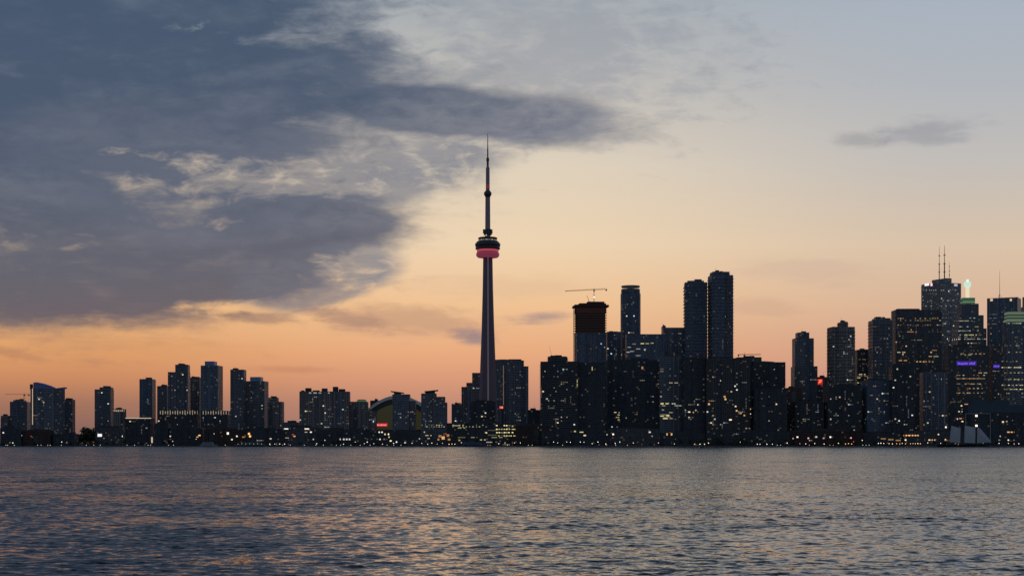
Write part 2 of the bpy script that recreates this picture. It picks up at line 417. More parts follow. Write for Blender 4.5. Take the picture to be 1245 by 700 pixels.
gm = simple('city ground', (.07, .07, .07), .9, 0, .3, .02)
gb = MB(); gb.face([(-40000, SHORE + 6, GZ), (40000, SHORE + 6, GZ), (40000, 70000, GZ), (-40000, 70000, GZ)])
struct(gb.build('ground', gm))
qb = MB(); qb.box(-9000, 9000, SHORE, SHORE + 6, -3, GZ + .12)
struct(qb.build('quay', simple('quay concrete', (.16, .155, .15), .9)))

# ------------------------------------------------------------------ buildings
FACES = []      # world-space upright faces that can carry lit windows: (rec, root, part z range, a, b)
def solve(u0, u1, Yc, d, rot):
    """width and centre of a rotated footprint whose outline spans u0..u1 from the lake"""
    w = (u1 - u0) / F * Yc; xc = X((u0 + u1) / 2, Yc)
    for _ in range(30):
        pts = [rotp(p, rot) for p in ((-w / 2, -d / 2), (w / 2, -d / 2), (w / 2, d / 2), (-w / 2, d / 2))]
        us = [CU + F * (xc + p[0]) / (Yc + p[1]) for p in pts]
        e = (u1 - u0) - (max(us) - min(us)); c = (u0 + u1) / 2 - (max(us) + min(us)) / 2
        w = max(w + 0.7 * e / F * Yc, 2.0); xc += c / F * Yc
        if w <= 2.01: d *= 0.8
    return w, xc, d
def foot(w, d, shape):
    if shape == 'round':
        return [(w / 2 * math.cos(t), d / 2 * math.sin(t)) for t in [2 * math.pi * (k + .5) / 28 for k in range(28)]]
    if shape == 'chamfer':
        c = min(w, d) * .22
        return [(-w / 2 + c, -d / 2), (w / 2 - c, -d / 2), (w / 2, -d / 2 + c), (w / 2, d / 2 - c), (w / 2 - c, d / 2), (-w / 2 + c, d / 2), (-w / 2, d / 2 - c), (-w / 2, -d / 2 + c)]
    return [(-w / 2, -d / 2), (w / 2, -d / 2), (w / 2, d / 2), (-w / 2, d / 2)]

ALL = []
def building(label, Y, main, style='condo', name='apartment_tower', cat='apartment tower', rot=0.0, depth=None, upper=(), wings=(), shape='box',
             lit=12, mode='dots', pal='WWPC', fh=3.0, balcony=False, gear=2, group=None, key=None, litv=None, crown=None):
    u0, u1, vt = main
    d = depth or max(14.0, min(34.0, (u1 - u0) / F * Y * .9))
    rot = math.radians(rot)
    Yc = Y + d / 2
    w, xc, d = solve(u0, u1, Yc, d, rot)
    root = thing(name, label, cat, (xc, Yc, GZ), rot, group)
    rec = dict(root=root, xc=xc, Yc=Yc, rot=rot, lit=lit, mode=mode, pal=pal, fh=fh, u0=u0, u1=u1, vt=vt, key=key, cells=set(), n=0, w=w, d=d, litv=litv)
    mat = ST[style]()
    def add(u0, u1, vt, vb, part, dd, dy=0.0, m=None, sh=shape):
        ww, xx, dd = solve(u0, u1, Yc, dd, rot)
        ox, oy = rotp((xx - xc, 0), -rot)
        poly = [(p[0] + ox, p[1] + oy + dy) for p in foot(ww, dd, sh)]
        ynear = Yc + min(rotp(p, rot)[1] for p in poly)
        z1 = Zv(vt, ynear) - GZ; z0 = 0.0 if vb is None else Zv(vb, ynear) - GZ - .4
        mb = MB(); mb.prism(poly, z0, z1, vb is not None)
        o = mb.build(part, m or mat, root)
        n = len(poly)
        if m is None:
            for k in range(n):
                A, B = poly[k], poly[(k + 1) % n]
                a = rotp(A, rot); b = rotp(B, rot)
                FACES.append((rec, z0, z1, (a[0] + xc, a[1] + Yc), (b[0] + xc, b[1] + Yc), A, B))
        return poly, z0, z1
    poly, z0, z1 = add(u0, u1, vt, None, 'facade', d)
    rec['z1'] = z1; rec['poly'] = poly
    tops = [(poly, z1)]
    for (a, b, v) in wings: tops.append(add(a, b, v, None, 'wing', d * .86, -d * .05)[::2])
    prev = vt
    for k, (a, b, v) in enumerate(upper):
        p, _, z = add(a, b, v, prev, 'upper_tier', d * (.8 - .12 * k)); tops.append((p, z)); prev = v
    if crown:
        a, b, v, vb, col, s = crown
        p, _, z = add(a, b, v, vb, 'lit_crown', d * .62, m=glow('crown %s' % str(col), col, s)); tops.append((p, z))
    rg = random.Random(int(u0 * 31 + vt * 7))
    P, z = tops[-1]
    xs = [p[0] for p in P]; ys = [p[1] for p in P]
    W_, D_ = max(xs) - min(xs), max(ys) - min(ys)
    for k in range(gear + (1 if gear else 0)):
        gw, gd, gh = W_ * rg.uniform(.16, .42), D_ * rg.uniform(.3, .6), rg.uniform(1.2, 3.4)
        cx = min(xs) + W_ * rg.uniform(.24, .76); cy = min(ys) + D_ * rg.uniform(.35, .6)
        mb = MB(); mb.box(cx - gw / 2, cx + gw / 2, cy - gd / 2, cy + gd / 2, z - .2 - .01 * k, z + gh); mb.build('rooftop_plant', ROOF, root)
    if gear and rg.random() < .7:
        mb = MB(); cx = min(xs) + W_ * rg.uniform(.2, .8); cy = (min(ys) + max(ys)) / 2
        mb.bar((cx, cy, z - .3), (cx, cy, z + rg.uniform(5, 10)), .22, .1, 5); mb.build('roof_mast', STEEL, root)
    if balcony:
        for (P, zt), zb in [((poly, z1), 9.0)] + [((tops[i][0], tops[i][1]), z1 + 2) for i in range(1 + len(wings), 1 + len(wings) + len(upper))][:1]:
            cx = sum(p[0] for p in P) / len(P); cy = sum(p[1] for p in P) / len(P)
            ex = [(p[0] + math.copysign(1.5, p[0] - cx), p[1] + math.copysign(1.5, p[1] - cy)) for p in P]
            mb = MB(); mb.prism(ex, 0, .28, True)
            me = None; nfl = int((zt - zb) / 3.0); step = 1 if nfl < 46 else 2
            for k in range(0, nfl, step):
                zz = zb + k * 3.0
                if me is None:
                    o = mb.build('balcony', SLABM, root, (0, 0, zz)); me = o.data
                else: ob('balcony', me, root, (0, 0, zz))
    fz = random.Random(int(u0 * 17 + Y))
    A, B = poly[0], poly[1]
    if shape == 'box' and style not in ('black',):
        Lw = B[0] - A[0]
        pm = simple('dim pier', (.055, .055, .058), .85) if style in ('dim', 'dim2', 'brick') else [CONC, SLABM, simple('dark brick pier', (.12, .09, .08), .85)][fz.randrange(3)]  # pier tone: one even colour, picked at random outside the dim styles
        n = max(1, int(Lw / fz.choice([9.0, 13.0, 18.0])))
        me = None
        for k in range(n):
            px_ = A[0] + Lw * (k + fz.choice([.5, .35, .7])) / n
            if fz.random() < .25: continue
            if me is None:
                m2 = MB(); m2.box(-.45, .45, -.42, .1, 0, z1 - .6); o2 = m2.build('pier', pm, root, (px_, A[1], 0)); me = o2.data
            else: ob('pier', me, root, (px_, A[1], 0))
        if fz.random() < .6:
            m2 = MB(); cx_ = A[0] + Lw * fz.uniform(.15, .85); cw_ = min(3.4, Lw * .2)
            m2.box(cx_ - cw_, cx_ + cw_, A[1] - .30, A[1] + .1, 4, z1 - fz.uniform(2, 12)); m2.build('glazed_bay', ST['dim' if style in ('dim', 'dim2', 'brick') else fz.choice(['bluecondo', 'black', 'condo'])](), root)
    rec['tops'] = tops
    ALL.append(rec)
    return rec

BL = building
# --- far west end
BL('small dark block at the extreme left edge of the skyline', 2750, (1, 14, 505), 'slab', 'apartment_block', 'apartment block', lit=2)
bcr = BL('rounded dark block under the thin crane at the far left', 2760, (12, 37, 488), 'condo', 'apartment_block', 'apartment block', rot=8, upper=[(16, 32, 486)], lit=2, gear=1)
blueS = BL('glass tower with sloping blue lit roofline and bright vertical light strip', 2700, (37, 79, 472), 'condo', rot=-6, depth=26, lit=14, gear=0)
BL('plain slab directly right of the sloping blue roofed tower', 2745, (78.5, 91.5, 485.5), 'condo', lit=4)
BL('lone grey tower left of the block with yellow crown lights', 2790, (115, 138.5, 473), 'condo', rot=5, upper=[(121, 138, 470.5)], lit=5)
yel = BL('mid height block with a row of yellow lights along its top', 2720, (137.5, 153.5, 497), 'slab', 'apartment_block', 'apartment block', lit=4, gear=1)
palr = BL('low wide block with a pale glowing roof edge', 2640, (151, 188, 508.5), 'dim', 'apartment_block', 'apartment block', lit=8, gear=0)
BL('slim flat topped tower standing apart behind the pale edged low block', 2900, (169.5, 189.5, 460.5), 'bluecondo', lit=3, gear=1)
BL('shorter grey shoulder tower left of the stepped dark pair', 2880, (191, 206, 469), 'condo', lit=2)
BL('dark stepped tower whose taller half rises on the right', 2820, (204, 231.5, 452), 'condo', rot=4, upper=[(213, 231, 443)], lit=8)
BL('dull tower filling the gap between stepped and blue crowned towers', 2930, (229, 246, 458.5), 'slab', lit=3)
bl2 = BL('tall tower with a blue lit crown box above the light fringed podium', 2800, (244, 271, 444), 'bluecondo', rot=-5, lit=8, gear=0, crown=(249, 264, 439, 444, (.035, .07, .20), .25))
BL('dark narrow tower left of the small teal crowned tower', 2790, (280, 299.5, 449), 'condo', lit=6, gear=1, balcony=False)
BL('tower with small teal blue crown near the left cluster end', 2810, (299, 326.5, 463), 'condo', rot=-4, lit=10, gear=0, crown=(304, 320, 458, 463, (.03, .085, .17), .28))
BL('shorter stepped block ending the left tower cluster', 2760, (325, 345.5, 488), 'slab', 'apartment_block', 'apartment block', upper=[(326, 339, 483)], lit=6)
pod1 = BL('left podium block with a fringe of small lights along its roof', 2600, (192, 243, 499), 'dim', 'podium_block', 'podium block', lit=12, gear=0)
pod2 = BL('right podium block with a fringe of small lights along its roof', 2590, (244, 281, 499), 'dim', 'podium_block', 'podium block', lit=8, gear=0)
BL('low flat building with a white lit edge before the open gap', 2600, (343, 366, 513), 'office', 'low_building', 'low building', lit=3, mode='dots')
# --- between the clusters
tw = BL('broad double slab apartment block with lumpy rooftop machinery', 2480, (364, 426, 475.5), 'slab', 'apartment_block', 'apartment block', lit=22, gear=0, rot=3)
grn = BL('block with a rounded green lit top beside the lumpy slab', 2490, (425, 448, 488), 'slab', 'apartment_block', 'apartment block', lit=9, gear=0)
BL('dark low block in front of the left stadium roof end', 2450, (444, 458.5, 499.5), 'slab', 'low_building', 'low building', lit=4, gear=1)
BL('brownish block peeking out behind the pale stadium roof', 2900, (450, 464, 486.5), 'brown', 'office_block', 'office block', lit=1, gear=1)
cnpL = BL('dark condo with wing roof in front of the stadium dome', 2400, (477, 499, 479), 'condo', lit=9, gear=0, wings=[(498.5, 506, 487)])
cnpR = BL('twin condo with tilted wing roof right of the dome', 2405, (512, 531, 478), 'condo', lit=11, gear=0, wings=[(530, 541.5, 482), (541, 544, 489)])
BL('small plain block behind the shoreline left of the stepped building', 2780, (549, 562, 490.5), 'office', 'office_block', 'office block', lit=2, gear=1)
BL('stepped dark building leaning against the left of the great tower', 2720, (561, 592, 470), 'slab', 'apartment_block', 'apartment block', upper=[(567, 591, 465), (574, 590, 453)], lit=8, gear=0)
BL('plain dark block hiding the foot of the great tower', 2480, (572, 603, 488), 'dim', 'apartment_block', 'apartment block', lit=7, gear=2)
hot = BL('wide curved top block right of the great tower with light strip', 2700, (598, 642.5, 445), 'condo', 'apartment_block', 'apartment block', upper=[(599, 637, 438)], lit=14, gear=1)
BL('low plain building in the gap left of the jagged condo', 2500, (641, 660, 498), 'dim', 'low_building', 'low building', lit=2, gear=1)
BL('long low terminal with rows of yellow lit windows under the great tower', 2340, (543, 628, 514), 'dim', 'terminal_building', 'terminal building', lit=20, mode='rows', pal='YYWP', gear=3, fh=3.8)
# --- centre right
kl = BL('bulky dark condo with jagged balcony edge left of the unfinished tower', 2380, (657, 704, 439), 'dim', rot=-6, upper=[(666, 690, 433)], wings=[(702, 737, 440)], lit=46, balcony=True, gear=2)
con = BL('unfinished tower with flared dark top and a construction hoist', 2560, (698, 737.5, 404), 'bluecondo', rot=5, lit=6, gear=0)
BL('blue glass block squeezed between unfinished and round towers', 2600, (737, 755, 403), 'bluecondo', lit=14, gear=1)
cyl = BL('round glass tower topped by a thin floating ring', 2620, (753.5, 780, 356), 'bluecondo', shape='round', lit=14, gear=0, depth=38)
BL('smooth blue glass slab with bright streaks of light near its top', 2570, (760, 808, 406), 'bluecondo', 'office_tower', 'office tower', lit=0, gear=0, key='streak')
BL('dark stepped slab left of the tall twin towers', 2640, (804, 834, 398), 'condo', lit=9, upper=[(804, 809.5, 396)], gear=1)
BL('left and shorter of the two tall ribbed twin towers', 2620, (831.5, 860, 343), 'bluecondo', lit=4, upper=[(835, 856, 341)], balcony=True, gear=2, rot=-4, shape='box')
BL('right and taller of the two tall ribbed twin towers', 2600, (860.5, 891.5, 334), 'bluecondo', lit=5, upper=[(863, 887, 330)], balcony=True, gear=1, rot=5)
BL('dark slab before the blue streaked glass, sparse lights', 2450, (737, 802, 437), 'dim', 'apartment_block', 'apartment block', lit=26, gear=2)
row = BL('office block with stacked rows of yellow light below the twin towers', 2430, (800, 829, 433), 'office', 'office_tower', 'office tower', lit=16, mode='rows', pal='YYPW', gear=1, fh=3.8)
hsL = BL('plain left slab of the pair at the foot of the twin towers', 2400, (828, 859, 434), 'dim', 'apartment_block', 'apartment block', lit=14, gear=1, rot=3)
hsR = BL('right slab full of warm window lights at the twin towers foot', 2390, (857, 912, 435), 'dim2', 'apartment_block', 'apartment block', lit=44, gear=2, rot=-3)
BL('flat topped dark block just right of the twin towers', 2560, (893, 926, 434), 'black', 'office_block', 'office block', lit=4, gear=2)
dm = BL('dark hump shaped building with a sloping right shoulder', 2500, (913, 955, 440), 'dim', 'office_block', 'office block', lit=6, gear=0, wings=[])
BL('lower dim office block in front of the hump shaped building', 2370, (914, 957, 474), 'dim', 'office_block', 'office block', lit=9, gear=2, pal='YGWW')
BL('low brown block in the gap right of the hump shaped building', 2450, (955, 975, 471), 'brown', 'office_block', 'office block', lit=3, gear=1)
BL('slender pale grey tower with rounded crown left of the red sign', 2560, (961.5, 994, 445), 'condo', upper=[(963, 989.5, 411), (967, 984, 404)], lit=10, gear=1, shape='box')
red = BL('dark block carrying the glowing red sign', 2600, (990, 1006, 458), 'slab', 'office_block', 'office block', lit=3, gear=1)
BL('dark condo with bristling balconies right of the red sign', 2500, (1005.5, 1039.5, 397), 'slab', upper=[(1018, 1031, 391)], lit=20, balcony=True, gear=1, rot=4)
BL('shadowy block between the two bristling balcony condos', 2620, (1038, 1058, 425), 'black', 'office_block', 'office block', lit=12, mode='rows', pal='WYOP', gear=1)
BL('broad dark condo with balcony spines left of the black tower', 2560, (1055.5, 1085, 389), 'condo', lit=20, upper=[(1060, 1083, 386.5)], balcony=True, gear=1)
blk = BL('square black tower with amber light bands near its flat top', 2640, (1083.5, 1145, 376.5), 'black', 'office_tower', 'office tower', lit=34, mode='mixed', pal='OWOY', gear=2, fh=3.7, depth=30)
BL('front condo full of small lights at the foot of the black tower', 2400, (1118, 1152, 452), 'condo', lit=26, gear=2, rot=-6)
BL('shorter front condo speckled with lights left of the amber quay', 2390, (1046, 1082, 462), 'bluecondo', lit=24, gear=2, rot=6)
BL('front tower with columns of pale window lights below black tower', 2370, (1080, 1112, 444), 'dim', lit=30, gear=1, rot=-3)
BL('dark front block beneath the bristling condo and red sign', 2390, (1000, 1047, 468), 'dim', 'apartment_block', 'apartment block', lit=18, gear=2, rot=3)
BL('grey low front block beneath the slender rounded tower', 2400, (962, 1002, 488), 'dim', 'apartment_block', 'apartment block', lit=9, gear=2)
# --- financial district
fcp = BL('tallest pale stone office tower with antennas and white roof sign', 2900, (1120, 1168.5, 343), 'marble', 'office_tower', 'office tower', rot=24, depth=52, lit=40, mode='mixed', pal='PPYW', gear=0, upper=[(1133, 1157, 338)], fh=3.8)
td = BL('stepped office tower crowned by a glowing lantern', 2760, (1157, 1199.5, 399), 'office', 'office_tower', 'office tower', rot=0, depth=40, lit=16, mode='rows', pal='PYYP', gear=0, upper=[(1160, 1196, 383), (1164, 1190, 369)], fh=3.9)
sp = BL('dark bluish office tower with one thin spire', 2850, (1200, 1241.5, 361), 'bluecondo', 'office_tower', 'office tower', rot=-28, depth=44, lit=12, mode='mixed', pal='OWPW', gear=0, fh=3.8)
vv = BL('heavily lit office tower with pale green crown at the right edge', 2700, (1218, 1258, 391), 'office', 'office_tower', 'office tower', lit=8, mode='rows', pal='YPYP', gear=0, crown=(1221, 1252, 379, 391, (.36, .52, .34), .24), fh=3.8)
edge = BL('far tower with pointed top cut by the right edge', 3000, (1241, 1262, 372), 'marble', 'office_tower', 'office tower', lit=4, gear=0, upper=[(1243, 1256, 360)])
ey = BL('dark office block with glowing purple sign and orange window bands', 2480, (1146, 1203, 420), 'black', 'office_tower', 'office tower', lit=10, mode='rows', pal='OYWO', gear=2, fh=3.8)
ey2 = BL('narrow dark block with the smaller purple sign', 2500, (1201, 1220, 418), 'black', 'office_tower', 'office tower', lit=8, gear=1)
qq = BL('low dark terminal building with tall pale arch at the right shore', 2330, (1172, 1250, 501), 'dim', 'terminal_building', 'terminal building', lit=6, pal='OWPO', gear=0)
# --- low shoreline buildings that close the foot of the skyline
LOW = [(0, 30, 520, 'dark low warehouse at the left end of the shore'), (28, 66, 523, 'long low shed below the blue roofed tower'),
       (64, 96, 527, 'very low shed left of the wooded mound'), (116, 152, 519, 'low lit block beside the white billboard'), (188, 208, 514, 'narrow low block with a glowing pale screen'),
       (206, 250, 520, 'low dark block under the left fringed podium'), (248, 300, 522, 'low dark block under the right fringed podium'), (298, 348, 521, 'low boathouse near the harbour tour boat'),
       (345, 392, 519, 'low pavilion with two white lit strips'), (388, 452, 522, 'low quay building below the double slab block'), (448, 512, 524, 'low brightly lit quay building below the stadium'),
       (622, 662, 517, 'low dark building right of the yellow windowed terminal'), (658, 742, 523, 'long low dark block at the foot of jagged condo'),
       (738, 802, 521, 'long low block at the foot of the blue glass slab'), (800, 862, 526, 'low dark quay building with white lamps in front'),
       (858, 960, 524, 'long dark quay building in deepest shadow'), (955, 1050, 523, 'long low quay building with coloured lights'), (1046, 1100, 526, 'low lit arcade left of the amber quay lights'),
       (1096, 1175, 524, 'low amber lit restaurant row behind the schooner')]
for k, (a, b, v, lab) in enumerate(LOW):
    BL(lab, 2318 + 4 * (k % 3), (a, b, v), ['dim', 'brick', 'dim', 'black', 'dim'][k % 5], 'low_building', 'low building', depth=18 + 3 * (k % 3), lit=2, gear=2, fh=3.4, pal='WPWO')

# ------------------------------------------------------------------ lit windows
bymat = {}
def win_mesh(code, lvl):
    k = (code, lvl)
    if k not in bymat:
        mb = MB(); mb.box(-.5, .5, -.06, .05, -.5, .5)
        o = mb.build('lit_window', lite(code, lvl)); bymat[k] = o.data; bpy.data.objects.remove(o)
    return bymat[k]
def cast(u, v):
    tx, tz = (u - CU) / F, (HV - v) / F
    best = None
    for fc in FACES:
        rec, z0, z1, a, b, A, B = fc
        ex, ey_ = b[0] - a[0], b[1] - a[1]
        den = ex - tx * ey_
        if abs(den) < 1e-9 or ey_ * tx - ex > 0: continue      # faces turned away from the lake are skipped
        s = (tx * a[1] - a[0]) / den
        if not 0 <= s <= 1: continue
        y = a[1] + s * ey_
        z = CH + tz * y - GZ
        if z0 <= z <= z1 and (best is None or y < best[1]): best = (fc, y, z, s)
    return best
def place(hit, code, lvl, w, h, snap=True, sx=0.0):
    fc, y, z, s = hit; rec, z0, z1, a, b, A, B = fc
    if rec['n'] >= 100: return False
    L = math.hypot(B[0] - A[0], B[1] - A[1])
    p = s * L
    if snap:
        fl = math.floor(z / rec['fh']); bay = math.floor(p / 3.0)
        key = (id(fc), fl, bay)
        if key in rec['cells']: return False
        rec['cells'].add(key)
        z = fl * rec['fh'] + rec['fh'] * .62; p = (bay + .5) * 3.0
    w = min(w, L * .9)
    p = min(max(p, w / 2 + .2), L - w / 2 - .2); z = min(z, z1 - h / 2 - .4)
    t = p / L; dx_, dy_ = (B[0] - A[0]) / L, (B[1] - A[1]) / L
    nx, ny = dy_, -dx_
    ob('lit_window', win_mesh(code, lvl), rec['root'], (A[0] + dx_ * p + nx * .03, A[1] + dy_ * p + ny * .03, z), math.atan2(dy_, dx_), (w, 1, h))
    rec['n'] += 1
    return True
RW = random.Random(23)
for rec in ALL:
    want, tries = int(round(rec['lit'] * .72)), 0
    vlo = rec['litv'] or 541
    while want > 0 and tries < rec['lit'] * 14:
        tries += 1
        rr = RW.random()
        u = RW.uniform(rec['u0'] + .8, rec['u1'] - .8)
        vtop = rec['vt'] + 2
        v = vtop + (vlo - vtop) * (RW.random() ** .8)
        hit = cast(u, v)
        if not hit or hit[0][0] is not rec: continue
        code = RW.choice(rec['pal'])
        lv = RW.choice([.04, .05, .06, .09, .09, .14, .16, .22, .30, .42, .55, .9])
        md = rec['mode'] if rec['mode'] != 'mixed' else RW.choice(['rows', 'dots', 'dots'])
        if md == 'rows':
            lv = RW.choice([.06, .10, .16, .24, .34, .55])
            n = RW.randint(1, 5)
            for k in range(n):
                h2 = cast(u + k * 2.6, v)
                if h2 and h2[0][0] is rec: place(h2, code, lv, 2.7, 1.5)
            want -= 1
        else:
            big = lv > .5
            if place(hit, code, lv, 2.4 if big else 1.9, 2.0 if big else 1.6): want -= 1
            rr2 = RW.random()
            if rr2 < .16:                      # a stairwell or a flat lit through several floors
                for k in range(1, RW.randint(2, 6)):
                    h2 = cast(u, v + k * 2.1)
                    if h2 and h2[0][0] is rec: place(h2, code, max(.04, RW.choice([.04, .05, .09, .14])), 1.4, 1.6)
            elif rr2 < .36:                    # neighbouring rooms on one floor
                for k in range(1, RW.randint(2, 4)):
                    h2 = cast(u + k * 2.15, v)
                    if h2 and h2[0][0] is rec: place(h2, code, RW.choice([.05, .09, .14, .22]), 2.2, 1.5)
# lights whose places can be read in the photograph: (u, v, colour, level, width, height)
EX = [(4, 525.7, 'P', 1, 2.2, 2), (26.5, 529, 'P', .4, 3, 1.6), (37.7, 530, 'R', .3, 2, 2), (148.4, 530, 'P', 1.5, 2.6, 2.4), (207, 530, 'P', .8, 2, 2), (242.5, 529, 'O', 1.2, 3.6, 2), (240, 531, 'O', .6, 3, 2),
      (260, 527, 'P', .5, 2, 2), (277, 526.5, 'P', 1.2, 3.2, 3.6), (288, 530, 'P', 1, 2.4, 2.2), (282, 534, 'P', 1, 2.4, 2), (302.7, 527, 'O', 1.5, 3, 3), (304, 530, 'O', 1.5, 3, 3), (298, 530, 'O', .5, 4, 3), (296, 531, 'O', .3, 4, 2),
      (329, 533, 'P', .6, 3, 2), (347, 521, 'P', 1.2, 7, 1.5), (373, 521, 'P', 1.2, 7, 1.5), (378, 525, 'P', 1, 3, 2), (372, 525, 'P', .4, 4, 1.4), (358, 530, 'O', .8, 3, 2), (356, 528, 'R', .4, 3, 2), (349, 532, 'W', .3, 6, 1.4),
      (381, 533.7, 'P', .5, 2, 2), (395, 535, 'P', .7, 2, 2), (414, 533.7, 'P', .6, 2.6, 2.6), (418, 533.7, 'P', .6, 2.6, 2.6), (421.5, 533.7, 'P', .6, 2.6, 2.6), (425, 533.7, 'P', .6, 2.6, 2.6),
      (461, 525, 'P', 1, 2.4, 2), (464.5, 524.7, 'P', 1, 2.4, 2), (468, 527.6, 'W', .8, 2.4, 2.4), (472, 527.6, 'Y', 1.5, 2.6, 2.6), (462, 533.7, 'P', .8, 2.4, 2), (467, 533.7, 'K', .5, 2, 2), (473, 531, 'W', .7, 2, 2), (475, 535.6, 'W', 1.2, 3, 2), (482, 537, 'P', 1, 2.4, 2.2),
      (539.6, 532, 'O', .8, 5, 5), (535, 530, 'O', .3, 5, 4), (544, 529, 'O', .35, 4, 4), (541, 527, 'R', .3, 3, 3), (546, 534, 'O', .4, 4, 3), (558.5, 535, 'O', .5, 3, 2), (533, 534, 'O', .4, 3, 3),
      (591, 525.7, 'Y', 1.2, 3, 2), (516, 525, 'Y', .5, 2, 2), (519, 529, 'Y', .5, 5, 1.4), (524, 529, 'Y', .6, 2, 1.4), (521, 532.7, 'Y', .4, 4, 1.5), (510, 533, 'P', .4, 2, 2),
      (745.5, 527.6, 'P', 1.6, 2.4, 2.2), (790, 525, 'P', .8, 3, 2), (738, 528, 'P', .4, 2, 2), (745, 532, 'R', .2, 2, 2),
      (964, 532.7, 'K', .6, 2.4, 2.2), (969.5, 531, 'P', 1.2, 2.6, 2.2), (982.8, 532.4, 'K', 1, 2.4, 2.2), (992.4, 530.8, 'C', 1.2, 2.4, 2.4), (1001.4, 532.4, 'K', .6, 2.4, 2.2), (1009.6, 531, 'P', 1.2, 2.6, 2.4), (1034.6, 532, 'K', .9, 2.4, 2.2),
      (1099, 529, 'O', 1.1, 2.6, 1.8), (1102, 529, 'O', 1.1, 2.6, 1.8), (1105.5, 529, 'O', 1.3, 3.2, 1.8), (1109.5, 529, 'O', 1.1, 2.6, 1.8), (1113, 529, 'O', 1.1, 2.6, 1.8), (1116, 529, 'O', .9, 2.6, 1.8), (1101, 534.5, 'W', 1.3, 2.4, 2.2),
      (1130, 534.5, 'W', 1, 3, 1.8), (1133.5, 534.5, 'O', .7, 2.4, 1.8), (1136.5, 534.5, 'W', .6, 2, 1.8), (1141, 527.8, 'W', 1, 2, 2), (1150, 519, 'P', 1.5, 2.4, 2.4), (1149.5, 534, 'W', .8, 2, 2), (1083, 534, 'O', .3, 8, 2.5), (1092, 535, 'O', .3, 8, 2), (1074, 533, 'O', .25, 8, 2),
      (1166, 500, 'W', .8, 2.6, 1.8), (1170, 500, 'Y', .8, 2.2, 2), (1169, 493, 'W', .9, 2.6, 2.2), (1171, 497, 'O', .6, 4, 1.4), (1168, 508.5, 'O', .7, 4.6, 1.5), (1170, 512, 'W', 1.2, 3.4, 1.8), (1164, 509, 'P', .8, 1.8, 2),
      (1219.4, 512.6, 'W', 1, 3, 2.2), (1224, 512, 'W', .4, 2.2, 2), (1226, 525, 'O', 1, 3.6, 1.8), (1230, 525, 'O', .9, 3, 1.8), (1234, 525, 'O', .7, 3, 1.8), (1237.5, 525, 'O', .5, 2.4, 1.6), (1226, 534.7, 'P', 1, 2.2, 2), (1234, 534.7, 'O', .5, 5, 1.4), (1216, 530, 'P', .6, 2, 1.8), (1215, 534.6, 'Y', .7, 2, 1.8),
      # tower windows
      (612, 404, 'R', .0, 0, 0),
      (763, 428, 'P', .5, 5, 1.2), (768, 427, 'P', .35, 6, 1.2), (776, 424, 'W', .4, 7, 1.2), (781, 417.5, 'Y', .8, 6, 1.4), (787, 417.5, 'Y', .5, 6, 1.2), (793, 417, 'Y', .5, 5, 1.2), (765, 422, 'P', .4, 6, 1), (776, 432, 'P', .3, 8, 1), (771, 418, 'W', .3, 6, 1), (784, 425, 'P', .35, 3, 3),
      (748, 501, 'Y', .6, 4, 1.4), (752, 504, 'Y', .5, 4, 1.4), (751, 507, 'Y', .5, 5, 1.4), (752, 510, 'Y', .45, 4, 1.4),
      (781, 447, 'O', .4, 3, 4), (720, 448, 'Y', .5, 1.4, 6), (702.5, 463, 'Y', .4, 1.4, 5), (702.5, 468, 'Y', .4, 1.4, 5), (707, 525, 'Y', .7, 6, 1.4), (711, 529, 'W', .8, 4, 2), (699, 523, 'Y', .6, 3, 2),
      (805, 490.5, 'Y', .8, 5, 1.8), (811, 491, 'Y', .4, 4, 1.2), (819, 490.5, 'P', .6, 6, 1.4), (806, 498, 'G', .4, 4, 1.2), (804, 505.5, 'Y', .7, 6, 1.4), (812, 505, 'Y', .9, 5, 1.6), (809, 508.5, 'Y', .9, 8, 1.4), (816, 508.5, 'Y', .4, 5, 1.2), (811, 526.5, 'O', .8, 2, 3.5), (816.5, 526.5, 'O', .8, 2.4, 3.5), (822, 525, 'O', .5, 3, 3),
      (838, 500.5, 'W', 1, 3.4, 2), (843, 501, 'O', .6, 2, 2), (846, 498.5, 'P', .5, 2, 2), (862, 491, 'O', .8, 3, 3), (881, 482, 'O', .6, 3, 3), (882, 485, 'Y', .6, 3, 3), (894.4, 493.7, 'W', .9, 2.6, 2.2), (895.6, 499, 'O', .9, 2.6, 2.4), (900.5, 502, 'O', .9, 3, 2.4), (905, 504.7, 'O', .7, 2.4, 2.2), (912, 497, 'O', .8, 2.6, 2.4), (888, 510, 'W', 1.3, 4, 2.2), (875.5, 515.8, 'P', .5, 4, 1.4)]
for u in range(604, 626, 3):
    for v, p in ((517, .5), (521.5, .9), (522.5, .0), (525.5, .6), (529.5, .5)):
        if p and RW.random() < p: EX.append((u + RW.uniform(-.4, .4), v, 'Y', RW.choice([.5, .8, 1.1]), 2.6, 1.5))
for v in (516.5, 518.5):
    for u in list(range(513, 543, 3)) + list(range(551, 592, 4)):
        if RW.random() < .6: EX.append((u, v, RW.choice('YYW'), RW.choice([.2, .35, .5]), 2, 1.3))
for u in range(1092, 1144, 3):
    for v in (387, 389.5, 395):
        if RW.random() < .55: EX.append((u, v, RW.choice('OOWY'), RW.choice([.16, .25, .45]), 2.6, 1.4))
for u in range(1123, 1166, 3):
    for v, p in ((352.8, .7), (365, .45), (357, .25), (372, .4)):
        if RW.random() < p: EX.append((u + RW.uniform(-.6, .6), v, 'P', RW.choice([.12, .2, .3]), 3.4, 1.4))
